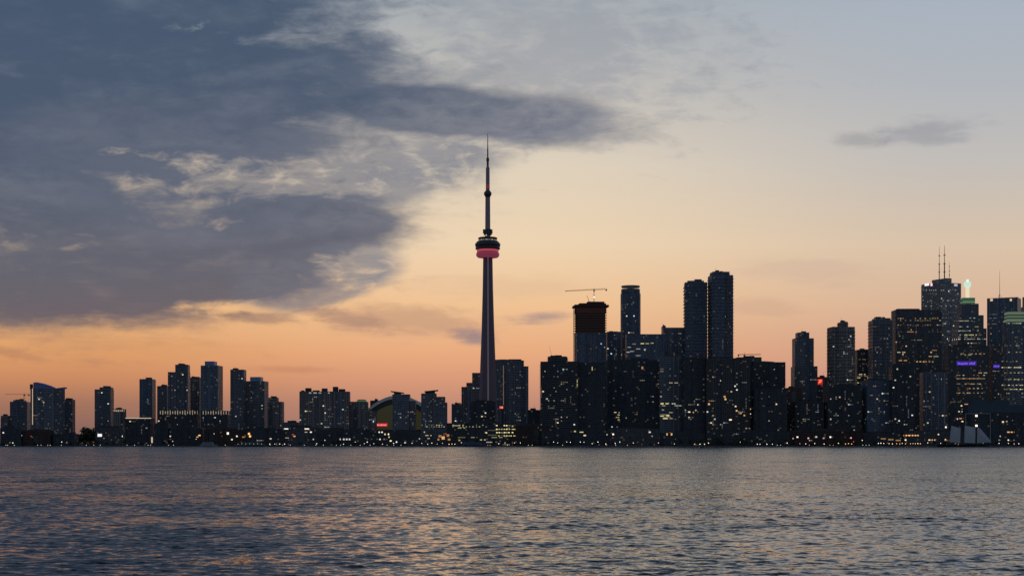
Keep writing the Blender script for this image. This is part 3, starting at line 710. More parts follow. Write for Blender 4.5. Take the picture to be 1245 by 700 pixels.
for v, p, hi_ in ((393, .7, .35), (404, .35, .2), (420, .5, .22), (428, .3, .2), (439, .35, .2), (446.5, .85, .5), (453, .5, .3), (461, .55, .35), (468, .6, .45), (473, .7, .5), (478, .5, .4)):
    for k in range(11):
        if RW.random() < p: EX.append((1219.5 + k * 2.35, v, RW.choice('YYPW'), hi_ * RW.choice([.7, 1.1, 1.6]), 3.0, 1.4))
for v, u0_, u1_, p in ((386.5, 1163, 1190, .6), (390, 1160, 1184, .5), (402, 1160, 1196, .6), (412, 1158, 1186, .8), (397, 1162, 1198, .3)):
    u = u0_
    while u < u1_:
        if RW.random() < p: EX.append((u, v, RW.choice('YPPW'), RW.choice([.14, .24, .4]), 3.2, 1.3))
        u += 2.4
for v, p in ((430, .4), (456, .5), (460, .8), (466.5, .6), (472, .4), (477.5, .5)):
    u = 1164
    while u < 1198:
        if RW.random() < p: EX.append((u, v, RW.choice('OOWY'), RW.choice([.16, .28, .45]), 3.0, 1.4))
        u += 2.5
for u in (1115, 1119, 1123, 1126, 1130, 1134): EX.append((u, 439.5, 'O', RW.choice([.4, .8]), 2.8, 1.6))
for (u, v, code, lvl, w, h) in EX:
    if lvl <= 0: continue
    hit = cast(u, v)
    if hit: place(hit, code, lvl, w, h, snap=False)

# ------------------------------------------------------------------ building details
def front_pt(rec, u, v, off=.15):
    hit = cast(u, v)
    if not hit: return None
    fc, y, z, s = hit; r, z0, z1, a, b, A, B = fc
    L = math.hypot(B[0] - A[0], B[1] - A[1]); dx_, dy_ = (B[0] - A[0]) / L, (B[1] - A[1]) / L
    return r, (A[0] + dx_ * s * L + dy_ * off, A[1] + dy_ * s * L - dx_ * off, z), math.atan2(dy_, dx_), y
def panel(name, u, v, wpx, hpx, mat, parent=None, off=.2, t=.3):
    q = front_pt(None, u, v, off)
    if not q: return None
    r, p, ang, y = q
    w, h = wpx / F * y, hpx / F * y
    mb = MB(); mb.box(-w / 2, w / 2, -t / 2, t / 2, -h / 2, h / 2)
    return mb.build(name, mat, r['root'], p, ang), w, h
def sign(u, v, wpx, hpx, col, s, ncol, groups, ns=1.0):
    q = panel('illuminated_sign', u, v, wpx, hpx, glow('sign %s' % str(col), col, s), off=.4)
    if not q: return
    o, w, h = q
    n = sum(groups) + len(groups) - 1; cw = w * .9 / n; x = -w * .45
    mb = MB(); rg = random.Random(int(u))
    for gk, k in enumerate(groups):
        for j in range(k):
            hh = h * rg.uniform(.34, .56)
            mb.box(x + cw * .12, x + cw * .38, -.28, -.18, -h * .28, -h * .28 + hh)
            zz = -h * .28 + hh * rg.choice([.0, .45, .8])
            mb.box(x + cw * .39, x + cw * .85, -.28, -.18, zz, zz + h * .12)
            x += cw
        x += cw
    mb.build('lettering', glow('sign letters %s' % str(ncol), ncol, ns), o)
sign(1175, 441.5, 24, 5.2, (.08, .03, .55), .5, (.35, .22, 1), (7, 4), .9)
sign(1211.5, 445, 8, 4.6, (.07, .03, .55), .42, (.32, .2, 1), (4,), .9)
# red flag-like sign on the dark block, on its own bracket
q = panel('illuminated_sign', 997, 464, 6.5, 7, glow('red sign', (1, .05, .03), .38), off=.5)
if q:
    o, w, h = q; mb = MB()
    mb.face([(-w * .35, -.3, -h * .3), (w * .32, -.3, -h * .05), (-w * .2, -.3, h * .1)]); mb.face([(-w * .1, -.3, h * .1), (w * .36, -.3, h * .12), (w * .3, -.3, h * .38), (-w * .34, -.3, h * .36)])
    mb.build('emblem', glow('red sign bright', (1, .16, .10), 1.4), o)
panel('lit_sign', 1127, 346, 8, 2.6, glow('white sign', (1, 1, 1), 1.0)); panel('lit_sign', 1132.6, 346, 3.2, 3.2, glow('pink roundel', (1, .45, .6), 1.5))
panel('lit_sign', 1162, 346.5, 5, 2.6, glow('lilac sign', (.75, .7, .9), .6))
panel('roof_light', 1205.5, 364.5, 3, 3, glow('amber roof light', (1, .7, .35), .7)); panel('roof_light', 1229, 364.5, 2.4, 3, glow('amber roof light', (1, .7, .35), .7))
panel('billboard', 121.3, 528.8, 5.2, 3.4, glow('white billboard', (.92, .96, 1), 1.0))
panel('glowing_screen', 184.6, 534.5, 6.5, 7, glow('pale screen', (.95, .85, .6), .55), off=.3)
panel('lit_strip', 39.6, 494, .9, 44, glow('warm strip', (1, .72, .48), .50)); panel('lit_strip', 612, 468, .8, 48, glow('dull strip', (.9, .6, .42), .16))
panel('red_sign', 609.6, 495, 4, 2.6, glow('red sign bright', (1, .16, .10), 1.4))
for k in range(1, 17):
    panel('roof_light', 192 + k * 3.0, 501.2, .9, 3.2 + (k % 3), glow('podium light', (1, .78, .55), .30))
for k in range(1, 12):
    panel('roof_light', 244 + k * 3.1, 501.4, .9, 3.0 + (k * 7 % 3), glow('podium light', (1, .78, .55), .30))
for k in range(6): panel('roof_light', 139 + k * 2.4, 499, 1.7, 1.6, glow('yellow roof light', (1, .8, .4), .38))
for k, (u, w) in enumerate(((383, 4), (389, 3), (377, 3), (400, 2))): panel('roof_light', u, 477.4, w, 1.4, glow('pale roof light', (.9, .85, .7), .35))
def on_top(rec, name, u0, u1, v0, v1, mat, i=-1, dd=.6, shape='box', dy=0.0, slope=0.0):
    """an extra roof piece of a building, spanning u0..u1 and rows v0 (top) .. v1"""
    d = rec['d'] * dd
    w, xx, d = solve(u0, u1, rec['Yc'], d, rec['rot'])
    ox, oy = rotp((xx - rec['xc'], 0), -rec['rot'])
    yn = rec['Yc'] - rec['d'] / 2
    z1, z0 = Zv(v0, yn) - GZ, Zv(v1, yn) - GZ
    poly = [(p[0] + ox, p[1] + oy + dy) for p in foot(w, d, shape)]
    mb = MB(); mb.prism(poly, z0, z1, True)
    if slope:
        mb.v = [(x, y, z + slope * (x - ox) / w) for x, y, z in mb.v]
    return mb.build(name, mat, rec['root'])
# sloping blue lit roof screens
YB = blueS['Yc'] - blueS['d'] / 2
def screen(rec, name, prof, mat, thick):
    """roof screen whose top follows prof [(u, v), ...] down to the roof of rec"""
    y = rec['Yc'] - rec['d'] * .3
    mb = MB(); zb = rec['z1'] - .3
    P = []
    for u, v in prof:
        x, yy = rotp((X(u, y) - rec['xc'], y - rec['Yc']), -rec['rot']); P.append((x, yy, Zv(v, y) - GZ))
    for (a, b) in zip(P[:-1], P[1:]):
        A = (a[0], a[1] + thick); B = (b[0], b[1] + thick)
        mb.face([(a[0], a[1], zb), (b[0], b[1], zb), b, a]); mb.face([a, b, (B[0], B[1], b[2]), (A[0], A[1], a[2])])
        mb.face([(B[0], B[1], zb), (A[0], A[1], zb), (A[0], A[1], a[2]), (B[0], B[1], b[2])])
    for e, sgn in ((P[0], 1), (P[-1], -1)):
        pts = [(e[0], e[1], zb), e, (e[0], e[1] + thick, e[2]), (e[0], e[1] + thick, zb)]
        mb.face(pts if sgn > 0 else pts[::-1])
    return mb.build(name, mat, rec['root'])
screen(blueS, 'lit_crown', [(40.5, 464.8), (44, 464.4), (52, 466), (60, 468.6), (65.5, 471)], glow('blue crown light', (.03, .055, .18), .24), 9)
screen(blueS, 'lit_crown', [(67, 472), (71, 471.3), (79, 470.4)], glow('blue crown light', (.03, .055, .18), .24), 9)
on_top(blueS, 'service_core', 36.3, 40.2, 466.5, 473, ROOF, dd=.5)
screen(palr, 'roof_edge_light', [(152.5, 507.6), (183.5, 507.6)], glow('pale edge light', (1, .80, .58), .55), 2)
for (a, b, v) in ((371, 379, 471.2), (380, 389, 474), (391, 398.5, 471.6), (404.5, 411.5, 469.6), (411.7, 420, 472.4), (366, 370.5, 474)):
    on_top(tw, 'rooftop_plant', a, b, v, 476, ROOF, dd=.45, shape='chamfer')
on_top(grn, 'lit_crown', 433, 446.5, 486, 488.4, glow('green crown', (.10, .19, .09), .5), dd=.7, shape='round')
on_top(grn, 'roof_cap', 434.5, 445, 485.2, 485.9, ROOF, dd=.6, shape='round')
on_top(cnpL, 'wing_roof', 475, 491.5, 475.8, 477, ROOF, dd=.9, slope=-2.6); on_top(cnpL, 'roof_post', 479, 488, 476.8, 479.2, ST['condo'](), dd=.5)
on_top(cnpR, 'wing_roof', 516, 533, 474.4, 475.6, ROOF, dd=.9, slope=2.2); on_top(cnpR, 'roof_post', 517, 529, 475.6, 478.2, ST['condo'](), dd=.5)
screen(hot, 'curved_parapet', [(600, 437.2), (610, 436.6), (622, 436.9), (636.5, 438)], ROOF, 6)
# hump shaped building: bevelled roof
screen(dm, 'sloping_roof', [(913.5, 440), (917, 438.8), (930, 438.8), (940, 439.4), (945, 441.5), (950, 447), (954, 455)], ST['black'](), 20)
# unfinished tower: flared bare concrete top, hoist, netting
on_top(con, 'bare_concrete_core', 699.5, 736, 372.6, 405, simple('raw dark concrete', (.13, .075, .062), .9), dd=.95)
on_top(con, 'climbing_formwork', 695.6, 740.4, 370.4, 373, simple('formwork', (.07, .045, .04), .9), dd=1.15)
on_top(con, 'formwork_deck', 702, 737, 368.4, 370.6, simple('formwork', (.07, .045, .04), .9), dd=.9)
on_top(con, 'core_head', 713, 735, 366, 368.6, ROOF, dd=.6)
for v in range(377, 405, 3): on_top(con, 'bare_floor_slab', 697.6, 738, v - .3, v + .3, simple('raw slab edge', (.17, .11, .09), .9), dd=1.04)
on_top(con, 'red_safety_netting', 698.4, 737.2, 373.2, 380.5, simple('red brown netting', (.22, .075, .06), .9), dd=1.0)
hz = MB()
hx, hy = rotp((X(697.5, con['Yc'] - 10) - con['xc'], -10), -con['rot'])
zt = Zv(374, con['Yc']) - GZ
for sx in (0, 3.4):
    for sy in (0, 3.0): hz.bar((hx + sx, hy + sy, 0), (hx + sx, hy + sy, zt), .28, n=4)
for k in range(int(zt / 4.5)):
    z = k * 4.5; hz.bar((hx, hy, z), (hx + 3.4, hy, z), .2, n=4); hz.bar((hx, hy, z), (hx + 3.4, hy, z + 4.5), .16, n=4); hz.bar((hx, hy + 3, z), (hx + 3.4, hy + 3, z), .2, n=4)
hz.build('hoist_mast', STEEL, con['root'])
# ring above the round tower
def ring(rec, name, u0, u1, v0, v1, mat, hole=.72):
    yn = rec['Yc']; R0 = (u1 - u0) / 2 / F * yn; z0, z1 = Zv(v1, yn) - GZ, Zv(v0, yn) - GZ
    mb = MB(); mb.lathe([(R0 * hole, z0), (R0, z0), (R0, z1), (R0 * hole, z1), (R0 * hole, z0)], 36)
    return mb.build(name, mat, rec['root'])
ring(cyl, 'roof_ring', 755, 777.5, 347.6, 349.4, simple('pale ring metal', (.35, .33, .30), .5), .55)
ring(cyl, 'roof_collar', 755.5, 778.5, 351.8, 356.3, ST['bluecondo'](), .9)
mb = MB()
for k in range(10):
    t = 2 * math.pi * k / 10; r = 11 / F * cyl['Yc'] * .9
    mb.bar((r * math.cos(t), r * math.sin(t), Zv(356.5, cyl['Yc']) - GZ), (r * math.cos(t), r * math.sin(t), Zv(348, cyl['Yc']) - GZ), .35, n=5)
mb.build('ring_posts', STEEL, cyl['root'])
# pale stone tower: masts
yf = fcp['Yc']
for u, v, r in ((1142, 299.5, .75), (1148.3, 298.5, 1.0), (1154.2, 318, .45)):
    x, y = rotp((X(u, yf) - fcp['xc'], 0), -fcp['rot'])
    zb, zt = Zv(338.6, yf) - GZ - 1, Zv(v, yf) - GZ
    mb = MB(); mb.bar((x, y, zb), (x, y, zb + (zt - zb) * .45), r * 1.25, r * 1.1, 6); mb.bar((x, y, zb + (zt - zb) * .45), (x, y, zt), r * .8, r * .35, 6)
    a = mb.build('antenna', simple('red and grey mast paint', (.22, .12, .11), .6), fcp['root'])
    mb = MB()
    for k in range(3):
        zc_ = zb + (zt - zb) * (.2 + .25 * k); mb.box(x - r * 1.6, x + r * 1.6, y - r * 1.6, y + r * 1.6, zc_, zc_ + 1.6)
    mb.build('antenna_bracket', STEEL, a)
# lantern of the stepped tower
on_top(td, 'green_lit_tier', 1167.5, 1185.5, 361, 369.2, facade('green lit louvres', (.10, .20, .11), (.05, .11, .06), 2.6, 40, .35, .0, .4, 1.0, (.40, .72, .34), .30), dd=.4)
on_top(td, 'lantern_shaft', 1173.6, 1179, 347, 361.2, glow('lantern glow', (1, .92, .60), .75), dd=.16, shape='chamfer')
on_top(td, 'lantern_head', 1171.6, 1181, 341.5, 347.2, glow('lantern head glow', (.72, 1, .86), .75), dd=.24, shape='chamfer')
on_top(td, 'lantern_cap', 1174.5, 1178.2, 338.2, 341.6, glow('lantern cap glow', (.85, 1, .92), .9), dd=.1, shape='chamfer')
# spire
x, y = rotp((X(1215.4, sp['Yc']) - sp['xc'], 0), -sp['rot'])
zb, zt = sp['z1'] - .5, Zv(329, sp['Yc']) - GZ
mb = MB(); mb.bar((x, y, zb), (x, y, zt), .55, .18, 6); spr = mb.build('spire', STEEL, sp['root'])
mb = MB()
for t in (0, 2.1, 4.2): mb.bar((x + 5.4 * math.cos(t), y + 5.4 * math.sin(t), zb), (x, y, zb + 10), .3, .2, 5)
mb.build('spire_brace', STEEL, spr)
for v in (382.2, 385.8): on_top(vv, 'crown_louvre', 1220, 1253, v, v + 1.2, simple('dark louvre', (.05, .06, .05), .7), dd=.66)
# terminal at the right shore: overhanging roof and pale arch frame
on_top(qq, 'overhanging_roof', 1170, 1254, 493, 501.3, simple('blue grey metal roof', (.05, .085, .12), .6), dd=.9, shape='box')
on_top(qq, 'roof_lantern', 1176, 1230, 486.5, 493.2, simple('blue grey metal roof', (.05, .085, .12), .6), dd=.6, shape='chamfer')
mb = MB(); ya = qq['Yc'] - qq['d'] / 2 - .7
xa0, xa1, za = X(1174, ya) - qq['xc'], X(1204, ya) - qq['xc'], Zv(503, ya) - GZ
for xx_ in (xa0, xa1): mb.box(xx_ - .5, xx_ + .5, qq['poly'][0][1] - 1.2, qq['poly'][0][1] - .2, 0, za)
mb.box(xa0 - .5, xa1 + .5, qq['poly'][0][1] - 1.2, qq['poly'][0][1] - .2, za + .01, za + 1.2)
mb.build('pale_portal', simple('pale portal frame', (.38, .42, .46), .6), qq['root'])
for (u, v) in ((1186.8, 505.2), (1186.8, 517.2)): panel('wall_lamp', u, v, 2.2, 2.2, glow('wall lamp', (1, .88, .72), 2.5), off=1.4)

# ------------------------------------------------------------------ the great tower
YT = 2600.0; XT = X(593, YT)
def zt_(v): return Zv(v, YT) - GZ
PX = YT / F
ct = thing('observation_tower', 'very tall concrete tower with red lit round pod and needle antenna', 'observation tower', (XT, YT, GZ))
cm = simple('tower concrete', (.25, .19, .22), .8, 0, .15, .05)
def ysec(R, c, rot=math.pi / 2 + .12):
    """Y-shaped plan: three buttress legs of half thickness c reaching R, around a core"""
    pts = []
    for k in range(3):
        a = rot + k * 2 * math.pi / 3
        for dr, dt in ((R, -c), (R, c)):
            pts.append((dr * math.cos(a) - dt * math.sin(a), dr * math.sin(a) + dt * math.cos(a)))
        b = a + math.pi / 3; q = max(c * 1.55, R * .42)
        for e in (-.32, .32): pts.append((q * math.cos(b + e), q * math.sin(b + e)))
    return pts
mb = MB()
secs = [(0, 27, 5.6), (zt_(520), 19.0, 4.8), (zt_(480), 15.8, 4.2), (zt_(437), 13.3, 3.6), (zt_(400), 11.2, 3.1), (zt_(350), 9.0, 2.9), (zt_(308), 7.9, 2.9)]
for (z0, R0, c0), (z1, R1, c1) in zip(secs[:-1], secs[1:]):
    p0, p1 = ysec(R0, c0), ysec(R1, c1); n = len(p0); d = 0
    for k in range(n):
        j = (k + 1) % n; mb.face([(*p0[k], z0), (*p0[j], z0), (*p1[j], z1), (*p1[k], z1)])
mb.build('shaft', cm, ct)
mb = MB()   # glowing strip painting floodlight onto the concrete ridge facing the lake
mb.box(.9, 2.0, -.3, .3, 0, 1); 
SEC_A = -math.pi / 2 + .12
mb = MB()
for (z0, R0, c0), (z1, R1, c1) in zip(secs[1:-1], secs[2:]):
    q0, q1 = max(c0 * 1.55, R0 * .42) + .25, max(c1 * 1.55, R1 * .42) + .25
    p0 = (q0 * math.cos(SEC_A) , q0 * math.sin(SEC_A)); p1 = (q1 * math.cos(SEC_A), q1 * math.sin(SEC_A))
    mb.face([(p0[0] - 1.15, p0[1], z0), (p0[0] + 1.15, p0[1], z0), (p1[0] + 1.15, p1[1], z1), (p1[0] - 1.15, p1[1], z1)])
    mb.face([(p0[0] + 1.15, p0[1], z0), (p0[0] + 1.15, p0[1] + .6, z0), (p1[0] + 1.15, p1[1] + .6, z1), (p1[0] + 1.15, p1[1], z1)])
    mb.face([(p0[0] - 1.15, p0[1] + .6, z0), (p0[0] - 1.15, p0[1], z0), (p1[0] - 1.15, p1[1], z1), (p1[0] - 1.15, p1[1] + .6, z1)])
mb.build('lit_strip', glow('floodlit ridge glow', (.34, .28, .36), .17), ct)
def L(name, prof, mat, n=40):
    m_ = MB(); m_.lathe([(r * PX, zt_(v)) for r, v in prof], n); return m_.build(name, mat, ct)
redm = glow('red lit radome', (.27, .042, .082), .58); dkm = simple('pod cladding', (.05, .05, .058), .4)
bronze = simple('bronze pod roof', (.42, .30, .22), .45)
L('radome', [(5.4, 313.2), (12.2, 313.0), (13.8, 311.4), (14.2, 309.4), (13.6, 307.4), (12.6, 306.0)], redm)
L('red_light_ring', [(12.5, 306.0), (13.3, 305.6), (13.3, 304.2), (12.5, 303.8)], glow('bright red ring', (.62, .085, .12), .65))
L('pod_soffit', [(12.5, 303.6), (14.6, 303.2)], dkm)
L('pod_deck', [(14.6, 303.2), (15.0, 302.0), (14.6, 300.2), (15.4, 298.6), (15.4, 296.6), (13.2, 294.0), (12.0, 293.3)], dkm)
L('pod_window_band', [(12.05, 293.4), (11.0, 291.6), (10.6, 291.1)], bronze)
L('pod_roof', [(10.9, 291.2), (11.6, 290.9), (11.6, 289.2), (10.9, 288.9), (4.0, 288.6), (0, 288.5)], dkm)
for k in range(14):
    t = math.radians(200 + k * 11.0 + (k % 3) * 2)
    m_ = MB(); r = 11.75 * PX; m_.box(-.9, .9, -.15, .15, -.6, .6)
    m_.build('lit_window', lite('W', .30 if k % 3 else .55), ct, (r * math.cos(t), r * math.sin(t), zt_(292.6)), t + math.pi / 2)
L('antenna_base', [(3.2, 288.8), (3.2, 286.5), (4.9, 285.6), (5.1, 279.4), (3.4, 278.6)], STEEL, 12)
L('upper_shaft', [(3.25, 288), (3.1, 278), (2.9, 240)], simple('upper shaft concrete', (.36, .27, .33), .8), 12)
for k in range(6):
    t = k * math.pi / 3 + .3; m_ = MB(); m_.box(-.8, .8, -.8, .8, zt_(284), zt_(279)); m_.build('microwave_box', STEEL, ct, (5.4 * PX * math.cos(t), 5.4 * PX * math.sin(t), 0), t)
m_ = MB(); m_.sphere((-1.8 * PX, -5.0 * PX, zt_(286.6)), 1.2); m_.build('pod_lamp', lite('P', .55), ct)
L('sky_pod', [(2.9, 240.2), (3.6, 238.4), (4.6, 236.6), (4.7, 234.6), (3.8, 233.2), (2.4, 231.6)], dkm, 24)
L('antenna', [(2.35, 232), (2.3, 204.4), (1.5, 203)], simple('antenna paint', (.38, .28, .36), .6), 12)
L('red_antenna_band', [(2.42, 229.0), (2.42, 225.0)], glow('dull red band', (.6, .08, .06), .22), 12)
L('antenna_mast', [(1.35, 203.2), (1.3, 196.4), (1.75, 196), (1.75, 192.6), (1.0, 192)], STEEL, 10)
L('antenna_needle', [(.85, 192.2), (.75, 180), (.55, 179.6), (.45, 170), (.22, 162.6), (0, 162.4)], STEEL, 8)

# ------------------------------------------------------------------ stadium
YS = 2560.0; us, ue = 445.0, 523.0
xs_ = X((us + ue) / 2, YS); rs = (ue - us) / 2 / F * YS
st = thing('stadium', 'stadium with a pale arched roof panel and yellow lit end wall', 'stadium', (xs_, YS + rs, GZ))
zr = Zv(484, YS + rs) - GZ; zb = Zv(503, YS + rs) - GZ
mb = MB(); mb.lathe([(rs, 0), (rs, zb), (rs * .985, zb)], 48); mb.build('drum', simple('stadium drum', (.14, .15, .15), .8), st)
mb = MB()
mb.lathe([(rs * .985 * math.cos(a), zb + (zr - zb) * math.sin(a)) for a in [k * math.pi / 2 / 10 for k in range(11)]], 48)
mb.build('dome_roof', simple('grey roof membrane', (.22, .24, .25), .6), st)
hc, sag = 39.0 / F * YS, (499 - 480.5) / F * YS          # half chord and rise of the roof arch
xc_ = X(484, YS) - xs_
def pv(q, k, drop=0.0): return (xc_ + hc * q * k, Zv(499, YS) - GZ + sag * (1 - q * q) * k - drop)
def vault(name, mat, ko, ki, y0, y1, dout=0.0, din=0.0):
    m_ = MB(); n = 28
    for i in range(n):
        a, b = -1 + 2 * i / n, -1 + 2 * (i + 1) / n
        A, B, C_, D_ = pv(a, ko, dout), pv(b, ko, dout), pv(b, ki, din), pv(a, ki, din)
        m_.face([(D_[0], y0, D_[1]), (C_[0], y0, C_[1]), (B[0], y0, B[1]), (A[0], y0, A[1])])
        m_.face([(A[0], y0, A[1]), (B[0], y0, B[1]), (B[0], y1, B[1]), (A[0], y1, A[1])])
        m_.face([(C_[0], y0, C_[1]), (D_[0], y0, D_[1]), (D_[0], y1, D_[1]), (C_[0], y1, C_[1])])
    return m_.build(name, mat, st)
vault('roof_arch', simple('pale roof steel', (.80, .86, .74), .5), 1.0, .985, -rs * 1.06, rs * .3, 0, 5.2)
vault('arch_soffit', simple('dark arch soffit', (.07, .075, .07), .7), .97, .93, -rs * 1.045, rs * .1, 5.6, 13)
m_ = MB(); P_ = [pv(-1 + k / 8, .93, 12.5) for k in range(17)]
m_.face([(P_[0][0], -rs * 1.015, Zv(522, YS) - GZ), (P_[-1][0], -rs * 1.015, Zv(522, YS) - GZ)] + [(p[0], -rs * 1.015, p[1]) for p in P_[::-1]])
m_.build('end_wall', glow('yellow lit wall', (.30, .27, .11), .06), st)
w_, h_ = 15 / F * YS, 3.8 / F * YS
m_ = MB(); m_.box(-w_ / 2, w_ / 2, -.5, .5, -h_ / 2, h_ / 2)
sg = m_.build('illuminated_sign', glow('red stadium sign', (.95, .04, .07), .55), st, (X(463.5, YS - 4) - xs_, -rs - 4, Zv(516.2, YS - 4) - GZ))
m_ = MB()
for k in range(8): m_.box(-w_ * .44 + k * w_ * .11, -w_ * .37 + k * w_ * .11, -.62, -.52, -h_ * .25, h_ * (.1 + .15 * ((k * 5) % 3) / 2))
m_.build('lettering', glow('red sign letters', (1, .30, .28), 1.1), sg)

# ------------------------------------------------------------------ cranes
def crane(label, u, Y, vbase, vjib, ul, ur, r=.35, tilt=0.0, rz=0.0):
    zb = Zv(vbase, Y); zj = Zv(vjib, Y); x = X(u, Y)
    c = thing('tower_crane', label, 'crane', (x, Y, zb), rz)
    m_ = MB(); h = zj - zb; s = 1.0
    for a in (-s, s):
        for b in (-s, s): m_.bar((a, b, 0), (a, b, h), r * .6, n=4)
    n = max(2, int(h / 3))
    for k in range(n):
        z0, z1 = h * k / n, h * (k + 1) / n
        m_.bar((-s, -s, z0), (s, -s, z1), r * .4, n=4); m_.bar((s, s, z0), (-s, s, z1), r * .4, n=4); m_.bar((-s, s, z0), (-s, -s, z1), r * .4, n=4)
    m_.build('mast', STEEL, c)
    m_ = MB(); lx, rx = X(ul, Y) - x, X(ur, Y) - x
    tl = lambda a: tilt * a
    m_.bar((lx, -.8, h + tl(lx)), (rx, -.8, h + tl(rx)), r, n=4); m_.bar((lx, .8, h + tl(lx)), (rx, .8, h + tl(rx)), r, n=4); m_.bar((lx, 0, h + 1.0 + tl(lx)), (rx, 0, h + 1.9 + tl(rx)), r, n=4)
    n = int((rx - lx) / 3)
    for k in range(n):
        a, b = lx + (rx - lx) * k / n, lx + (rx - lx) * (k + 1) / n
        m_.bar((a, -.8, h + tl(a)), (b, 0, h + 1.5 + tl(b)), r * .5, n=4); m_.bar((a, .8, h + tl(a)), (b, 0, h + 1.5 + tl(b)), r * .5, n=4)
    m_.build('jib', STEEL, c)
    m_ = MB(); m_.box(-1.3, 1.3, -1.5, 1.5, h - 2.6, h + .1); m_.build('cab', STEEL, c)
    m_ = MB(); m_.bar((0, 0, h), (0, 0, h + 4.5), r * 1.1, r * .6, 5); m_.build('apex', STEEL, c)
    s_ = rx if abs(rx) < abs(lx) else lx
    m_ = MB(); m_.box(s_ - 2.6 if s_ > 0 else s_, s_ if s_ > 0 else s_ + 2.6, -1.0, 1.0, h - 2.6 + tilt * s_, h - .2 + tilt * s_); m_.build('counterweight', STEEL, c)
    return c
cr = crane('tower crane with long level jib above the unfinished tower', 722.3, con['Yc'] + 2, 367, 352.4, 687, 738, .27, .045)
m_ = MB(); m_.sphere((0, -2.4, Zv(361.3, con['Yc']) - Zv(367, con['Yc'])), 1.4); m_.build('floodlight', glow('crane floodlight', (1, .86, .62), 1.6), cr)
dk = thing('roof_derrick', 'short leaning derrick boom on the unfinished tower roof', 'derrick', (X(717, con['Yc']), con['Yc'], Zv(368.4, con['Yc'])))
m_ = MB(); m_.bar((0, 0, 0), (X(713.6, 2580) - X(717, 2580), 0, 13.5), .5, .3, 5); m_.build('boom', STEEL, dk)
m_ = MB(); m_.box(-1.6, 1.6, -1.2, 1.2, 0, 2.2); m_.build('winch_house', STEEL, dk)
crane('faint thin crane behind the far left blocks', 29.6, bcr['Yc'] + 6, 487.5, 479.4, 6, 36, .15)
crane('small crane top showing above the left stepped tower neighbours', 905, 2620, 434, 431.2, 897, 925, .3)
m_ = None
ar = thing('roof_aerial', 'thin leaning aerial on the jagged balcony condo', 'aerial', (X(671, 2395), 2395 + 2, Zv(433, 2395)))
m_ = MB(); m_.bar((0, 0, -1), (X(668, 2395) - X(671, 2395), 0, Zv(420, 2395) - Zv(433, 2395)), .22, .1, 5); m_.build('mast', STEEL, ar)

# ------------------------------------------------------------------ waterfront trees
def crown_mesh(seed, h, w):
    rg = np.random.RandomState(seed); v = []; f = []
    blobs = [(rg.uniform(-.32, .32) * w, rg.uniform(-.32, .32) * w, h * rg.uniform(.42, .86), w * rg.uniform(.20, .34)) for _ in range(9)]
    for bx, by, bz, br in blobs:
        for _ in range(70):
            d = rg.normal(size=3); d /= np.linalg.norm(d); p = np.array([bx, by, bz]) + d * br * rg.uniform(.45, 1.08) * np.array([1, 1, .85])
            a = rg.normal(size=3); a /= np.linalg.norm(a); b = np.cross(a, d); b /= (np.linalg.norm(b) + 1e-6)
            s = rg.uniform(.35, .75)
            i = len(v); v += [tuple(p + a * s), tuple(p + b * s * .7), tuple(p - a * s), tuple(p - b * s * .7)]; f.append((i, i + 1, i + 2, i + 3))
    me = bpy.data.meshes.new('crown'); me.from_pydata(v, [], f); me.materials.append(LEAF); me.update(); return me
def trunk_mesh(seed, h, w):
    rg = random.Random(seed); mb = MB(); mb.bar((0, 0, 0), (0, 0, h * .5), .35, .22, 6)
    for k in range(5):
        t = k * 1.3 + rg.random(); mb.bar((0, 0, h * (.32 + .03 * k)), (math.cos(t) * w * .3, math.sin(t) * w * .3, h * (.6 + .04 * k)), .14, .05, 5)
    o = mb.build('trunk', BARK); me = o.data; bpy.data.objects.remove(o); return me
TV = [(crown_mesh(s, h, w), trunk_mesh(s, h, w)) for s, h, w in ((1, 10, 8), (2, 12, 9), (3, 8.5, 8.5), (4, 13, 8))]
TL = ['rounded dark tree on the waterfront promenade', 'tall spreading dark tree on the waterfront promenade', 'low broad dark tree on the waterfront promenade', 'slim upright dark tree on the waterfront promenade']
def tree(u, Y, k, s=1.0):
    t = thing('tree', TL[k], 'tree', (X(u, Y), Y, GZ), RND.uniform(0, 6.28), 'dark trees along the waterfront')
    t.scale = (s, s, s)
    ob('crown', TV[k][0], t); ob('trunk', TV[k][1], t)
RT = random.Random(77)
u = -4.0
while u < 1250:
    dense = 1.0 if (86 < u < 118 or 385 < u < 412 or 825 < u < 965) else .55
    if RT.random() < dense: tree(u, RT.uniform(2268, 2308), RT.randrange(4), RT.uniform(.65, 1.0) * (1.15 if dense == 1 else .85))
    u += RT.uniform(5, 12)
# wooded mound left of the lone grey tower
for k in range(16):
    u = 91 + k * 1.7; hgt = 536 - 20 * math.sin(min(1, (u - 88) / 26) * 1.5)
    tree(u, 2420 + RT.uniform(-12, 12), RT.randrange(4), max(.8, (HV - hgt + 3) * 2420 / F / 12.5))

